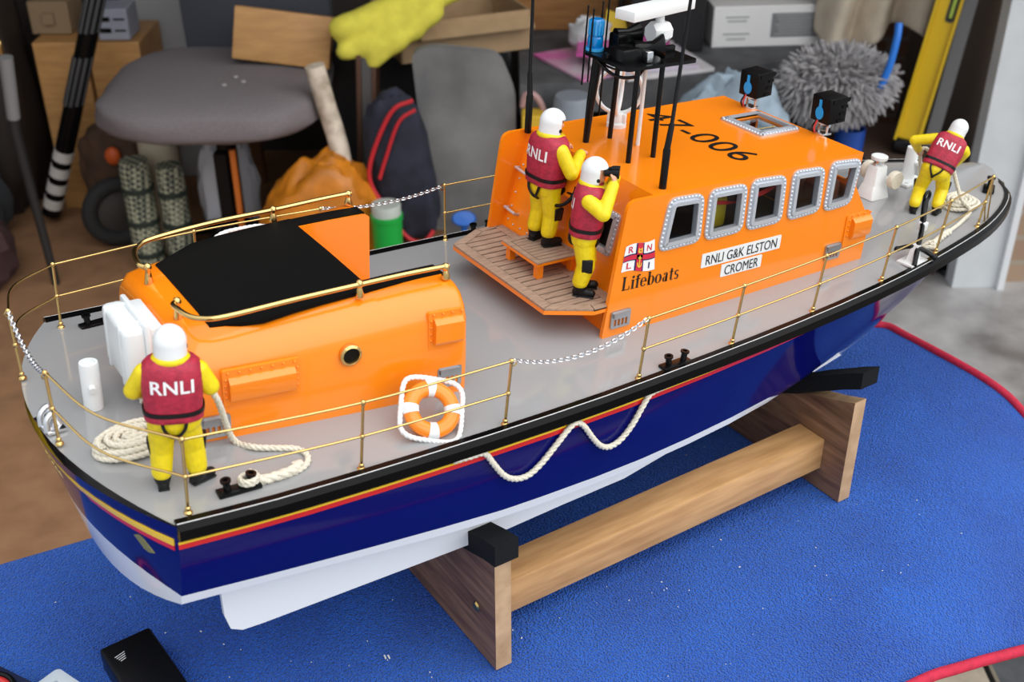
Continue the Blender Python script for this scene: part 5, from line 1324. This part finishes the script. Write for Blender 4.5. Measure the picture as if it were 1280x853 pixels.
bm = nb(); prism(bm, [(0, 0), (.075, -.01), (.055, .075), (.01, .09)], 0, .012, T(.235, 3.02, -.229) @ R(PI / 2 - .25, 'X')); tag(gobj('yellow_card', bm, mat('yellow_card', (.78, .55, .02), .5), None, 0), 'yellow card leaning behind the mast on the bench', 'card')
# below the bench
bm = nb(); box(bm, (.175, 2.665, -.548), (.31, .15, .404), bev=.008); tag(gobj('tan_storage_box', bm, mat('tan_box', (.34, .22, .08), .7, var=.3, vscale=10), None, 20), 'tan storage box on the floor in front of the bench', 'box')
bk = gthing('grey_bucket', 'upturned grey bucket on the tan storage box', 'bucket', .143, 2.665, -.346); bm = nb(); lathe(bm, [(.052, 0), (.050, .004), (.044, .098), (.040, .106), (.0001, .106)], 28); obj('body', bm, mat('grey_blue_plastic', (.22, .25, .285), .5), bk, 40); bm = nb(); lathe(bm, [(.052, 0), (.055, .001), (.055, .008), (.051, .01)], 28); obj('rim', bm, mat('grey_rim', (.20, .23, .26), .5), bk, 40)
bm = nb(); box(bm, (.052, 2.665, -.313), (.056, .06, .066), bev=.004); tag(gobj('yellow_tub', bm, mat('yellow_plastic', (.66, .42, .03), .5), None, 20), 'small yellow tub on the tan storage box beside the grey panel', 'tub')
bm = nb(); tube(bm, spline([(.026, 2.69, -.275), (.034, 2.685, -.245), (.055, 2.68, -.245), (.076, 2.68, -.28), (.084, 2.675, -.34)], 6), .0075, 8); tag(gobj('pink_cable', bm, mat('pinkish_cable', (.45, .27, .26), .6), None, 60), 'pinkish cable arching over the yellow tub', 'cable')
bm = blob((.515, 2.66, -.475), (.15, .10, .285), .10, 4, .8, 44, 30, -.273, seed=9); tag(gobj('pale_blue_bag', bm, mat('pale_blue_cloth', (.33, .42, .50), .85, var=.3, vscale=24)), 'pale blue soft bag on the floor under the bench front', 'bag')
# grey duster with blue handle
du = gthing('fluffy_duster', 'fluffy grey duster on a blue handle', 'duster', .765, 2.70, -.225)
bm = nb(); random.seed(9); ell(bm, (0, 0, 0), (.115, .06, .068), I4, 20, 12)
for k in range(1500):
    w = random.uniform(0, 2 * PI); s = random.uniform(-1, 1); q = math.sqrt(1 - s * s); n = V((q * math.cos(w), q * math.sin(w), s)); p = V((n.x * .115, n.y * .06, n.z * .068)); d = (V((n.x * .6, n.y, n.z * .9)) + V((random.uniform(-.5, .5), random.uniform(-.5, .5), random.uniform(-.5, .4)))).normalized()
    tube(bm, [p * .8, p + d * .018, p + d * random.uniform(.030, .048) + V((0, 0, -.006))], [.0048, .0042, .001], 4)
obj('pile', bm, mat('grey_pile', (.46, .445, .45), .95, col2=(.30, .29, .295), vscale=60), du, 60)
bm = nb(); tube(bm, spline([(.085, -.06, .01), (.098, -.06, .06), (.108, -.05, .12), (.112, -.035, .15)], 5), .0085, 10); obj('handle', bm, mat('blue_handle', (.01, .16, .62), .4), du, 50)
bm = nb(); lathe(bm, [(.0001, 0), (.032, 0), (.036, .40), (.033, .40), (.030, .02), (.0001, .02)], 24, T(.826, 2.74, Z0)); tag(gobj('blue_tub', bm, mat('deep_blue', (.008, .06, .32), .4), None, 40), 'deep blue tub on the floor beneath the grey duster', 'tub')
# hanging beige overalls
BE = mat('beige_canvas', (.82, .71, .56), .9, col2=(.56, .47, .36), vscale=9, detail=6, bump=.4, bscale=260)
bm = nb(); A = []
for i in range(31):
    u = i / 30; L = []
    for k in range(26):
        v = k / 25; a = .79 + .285 * u + .012 * math.sin(v * 5); z = .45 - (.63 + .05 * math.sin(u * 5.5 + .3) + .06 * u) * v; d = 2.98 + .028 * math.sin(u * 17 + v * 2.2) * (.4 + v) + .02 * math.sin(v * 8)
        L.append(bm.verts.new((a, d, z)))
    A.append(L)
for p, q in zip(A, A[1:]):
    for k in range(25): bm.faces.new((p[k], q[k], q[k + 1], p[k + 1]))
bm = apply_mods(bm, [('SOLIDIFY', dict(thickness=.012, offset=0)), ('SUBSURF', dict(levels=1, render_levels=1))])
tag(gobj('hanging_overalls', bm, BE, None, 80), 'beige canvas overalls hanging behind the grey duster', 'overalls')
# spirit level and bar leaning against the brick wall, on a crate
bm = nb(); box(bm, (.985, 2.86, -.59), (.23, .26, .32), bev=.004); tag(gobj('dark_crate', bm, mat('dark_crate', (.07, .04, .028), .8), None, 20), 'dark crate by the brick wall under the yellow spirit level', 'crate')
lv = thing('spirit_level', 'yellow spirit level leaning against the brick wall', 'spirit level', G @ T(.975, 2.77, -.428) @ R(.165, 'Y') @ R(-.10, 'X') @ R(-.45, 'Z'))
YL = mat('level_yellow', (.72, .47, .004), .4); bm = nb()
plate(bm, [(-.0275, .03), (.0275, .03), (.0275, 1.1), (-.0275, 1.1)], [rpoly([(.004, .33), (.019, .33), (.019, .40), (.004, .40)], .007)], -.004, .004, R(PI / 2, 'X'))
for sx in (-1, 1): box(bm, (sx * .0275, 0, .565), (.006, .034, 1.07))
obj('body', bm, YL, lv, 20)
bm = nb(); box(bm, (0, 0, .018), (.061, .038, .036), bev=.008); obj('end_cap', bm, BLACK, lv, 30)
bm = nb(); ring_plate(bm, rpoly([(.001, .325), (.022, .325), (.022, .405), (.001, .405)], .009), rpoly([(.005, .33), (.018, .33), (.018, .40), (.005, .40)], .007), -.007, .007, R(PI / 2, 'X')); vs = obj('vial_surround', bm, mat('dark_olive', (.05, .05, .03), .5), lv, 30)
bm = nb(); tube(bm, [V((.0115, 0, .335)), V((.0115, 0, .395))], .005, 10); obj('vial', bm, mat('lime_vial', (.45, .6, .1), .2), vs, 50)
bm = nb(); box(bm, (0, 0, .40), (.034, .025, .80), T(1.055, 2.82, -.428) @ R(.118, 'Y') @ R(-.06, 'X') @ R(-.3, 'Z'), .002); tag(gobj('grey_bar', bm, mat('aluminium_bar', (.25, .25, .26), .4, metal=.4), None, 20), 'grey metal bar leaning right of the yellow spirit level', 'bar')
# ================================================================== LIGHT AND CAMERA
w = bpy.data.worlds.new('overcast_sky'); SC.world = w; w.use_nodes = True; nt = w.node_tree
bgd = nt.nodes['Background']; tcw = nt.nodes.new('ShaderNodeTexCoord'); sx = nt.nodes.new('ShaderNodeSeparateXYZ'); rp = nt.nodes.new('ShaderNodeValToRGB')
nt.links.new(tcw.outputs['Generated'], sx.inputs[0]); nt.links.new(sx.outputs['Z'], rp.inputs['Fac'])
rp.color_ramp.elements[0].position = 0.; rp.color_ramp.elements[0].color = (.46, .49, .52, 1); rp.color_ramp.elements[1].position = .9; rp.color_ramp.elements[1].color = (1.05, 1.08, 1.12, 1)
nt.links.new(rp.outputs['Color'], bgd.inputs['Color']); bgd.inputs['Strength'].default_value = 1.0
sun = bpy.data.lights.new('hazy_sun', 'SUN'); sun.energy = 1.9; sun.angle = math.radians(85); sun.color = (1, .98, .95)
so = bpy.data.objects.new('hazy_sun', sun); COL.objects.link(so); so.rotation_euler = V((-.35, .75, -.95)).to_track_quat('-Z', 'Y').to_euler()
cam = bpy.data.cameras.new('camera'); co = bpy.data.objects.new('camera', cam); COL.objects.link(co); SC.camera = co
r_, d_, f_ = V((.8360586, -.5486269, -.0038008)), V((-.2831326, -.4255143, -.8595193)), V((.4699382, .7196847, -.5110891))
M = Matrix((r_, -d_, -f_)).transposed().to_4x4(); M.translation = (-.12396, -.69381, .67850); co.matrix_world = M
cam.sensor_width = 36; cam.lens = 41.607; cam.clip_start = .02; cam.clip_end = 50
cam.dof.use_dof = True; cam.dof.focus_distance = .92; cam.dof.aperture_fstop = 11
SC.view_settings.view_transform = 'Standard'; SC.view_settings.look = 'None'; SC.view_settings.gamma = 1; SC.view_settings.use_curve_mapping = False; SC.view_settings.exposure = 0.33
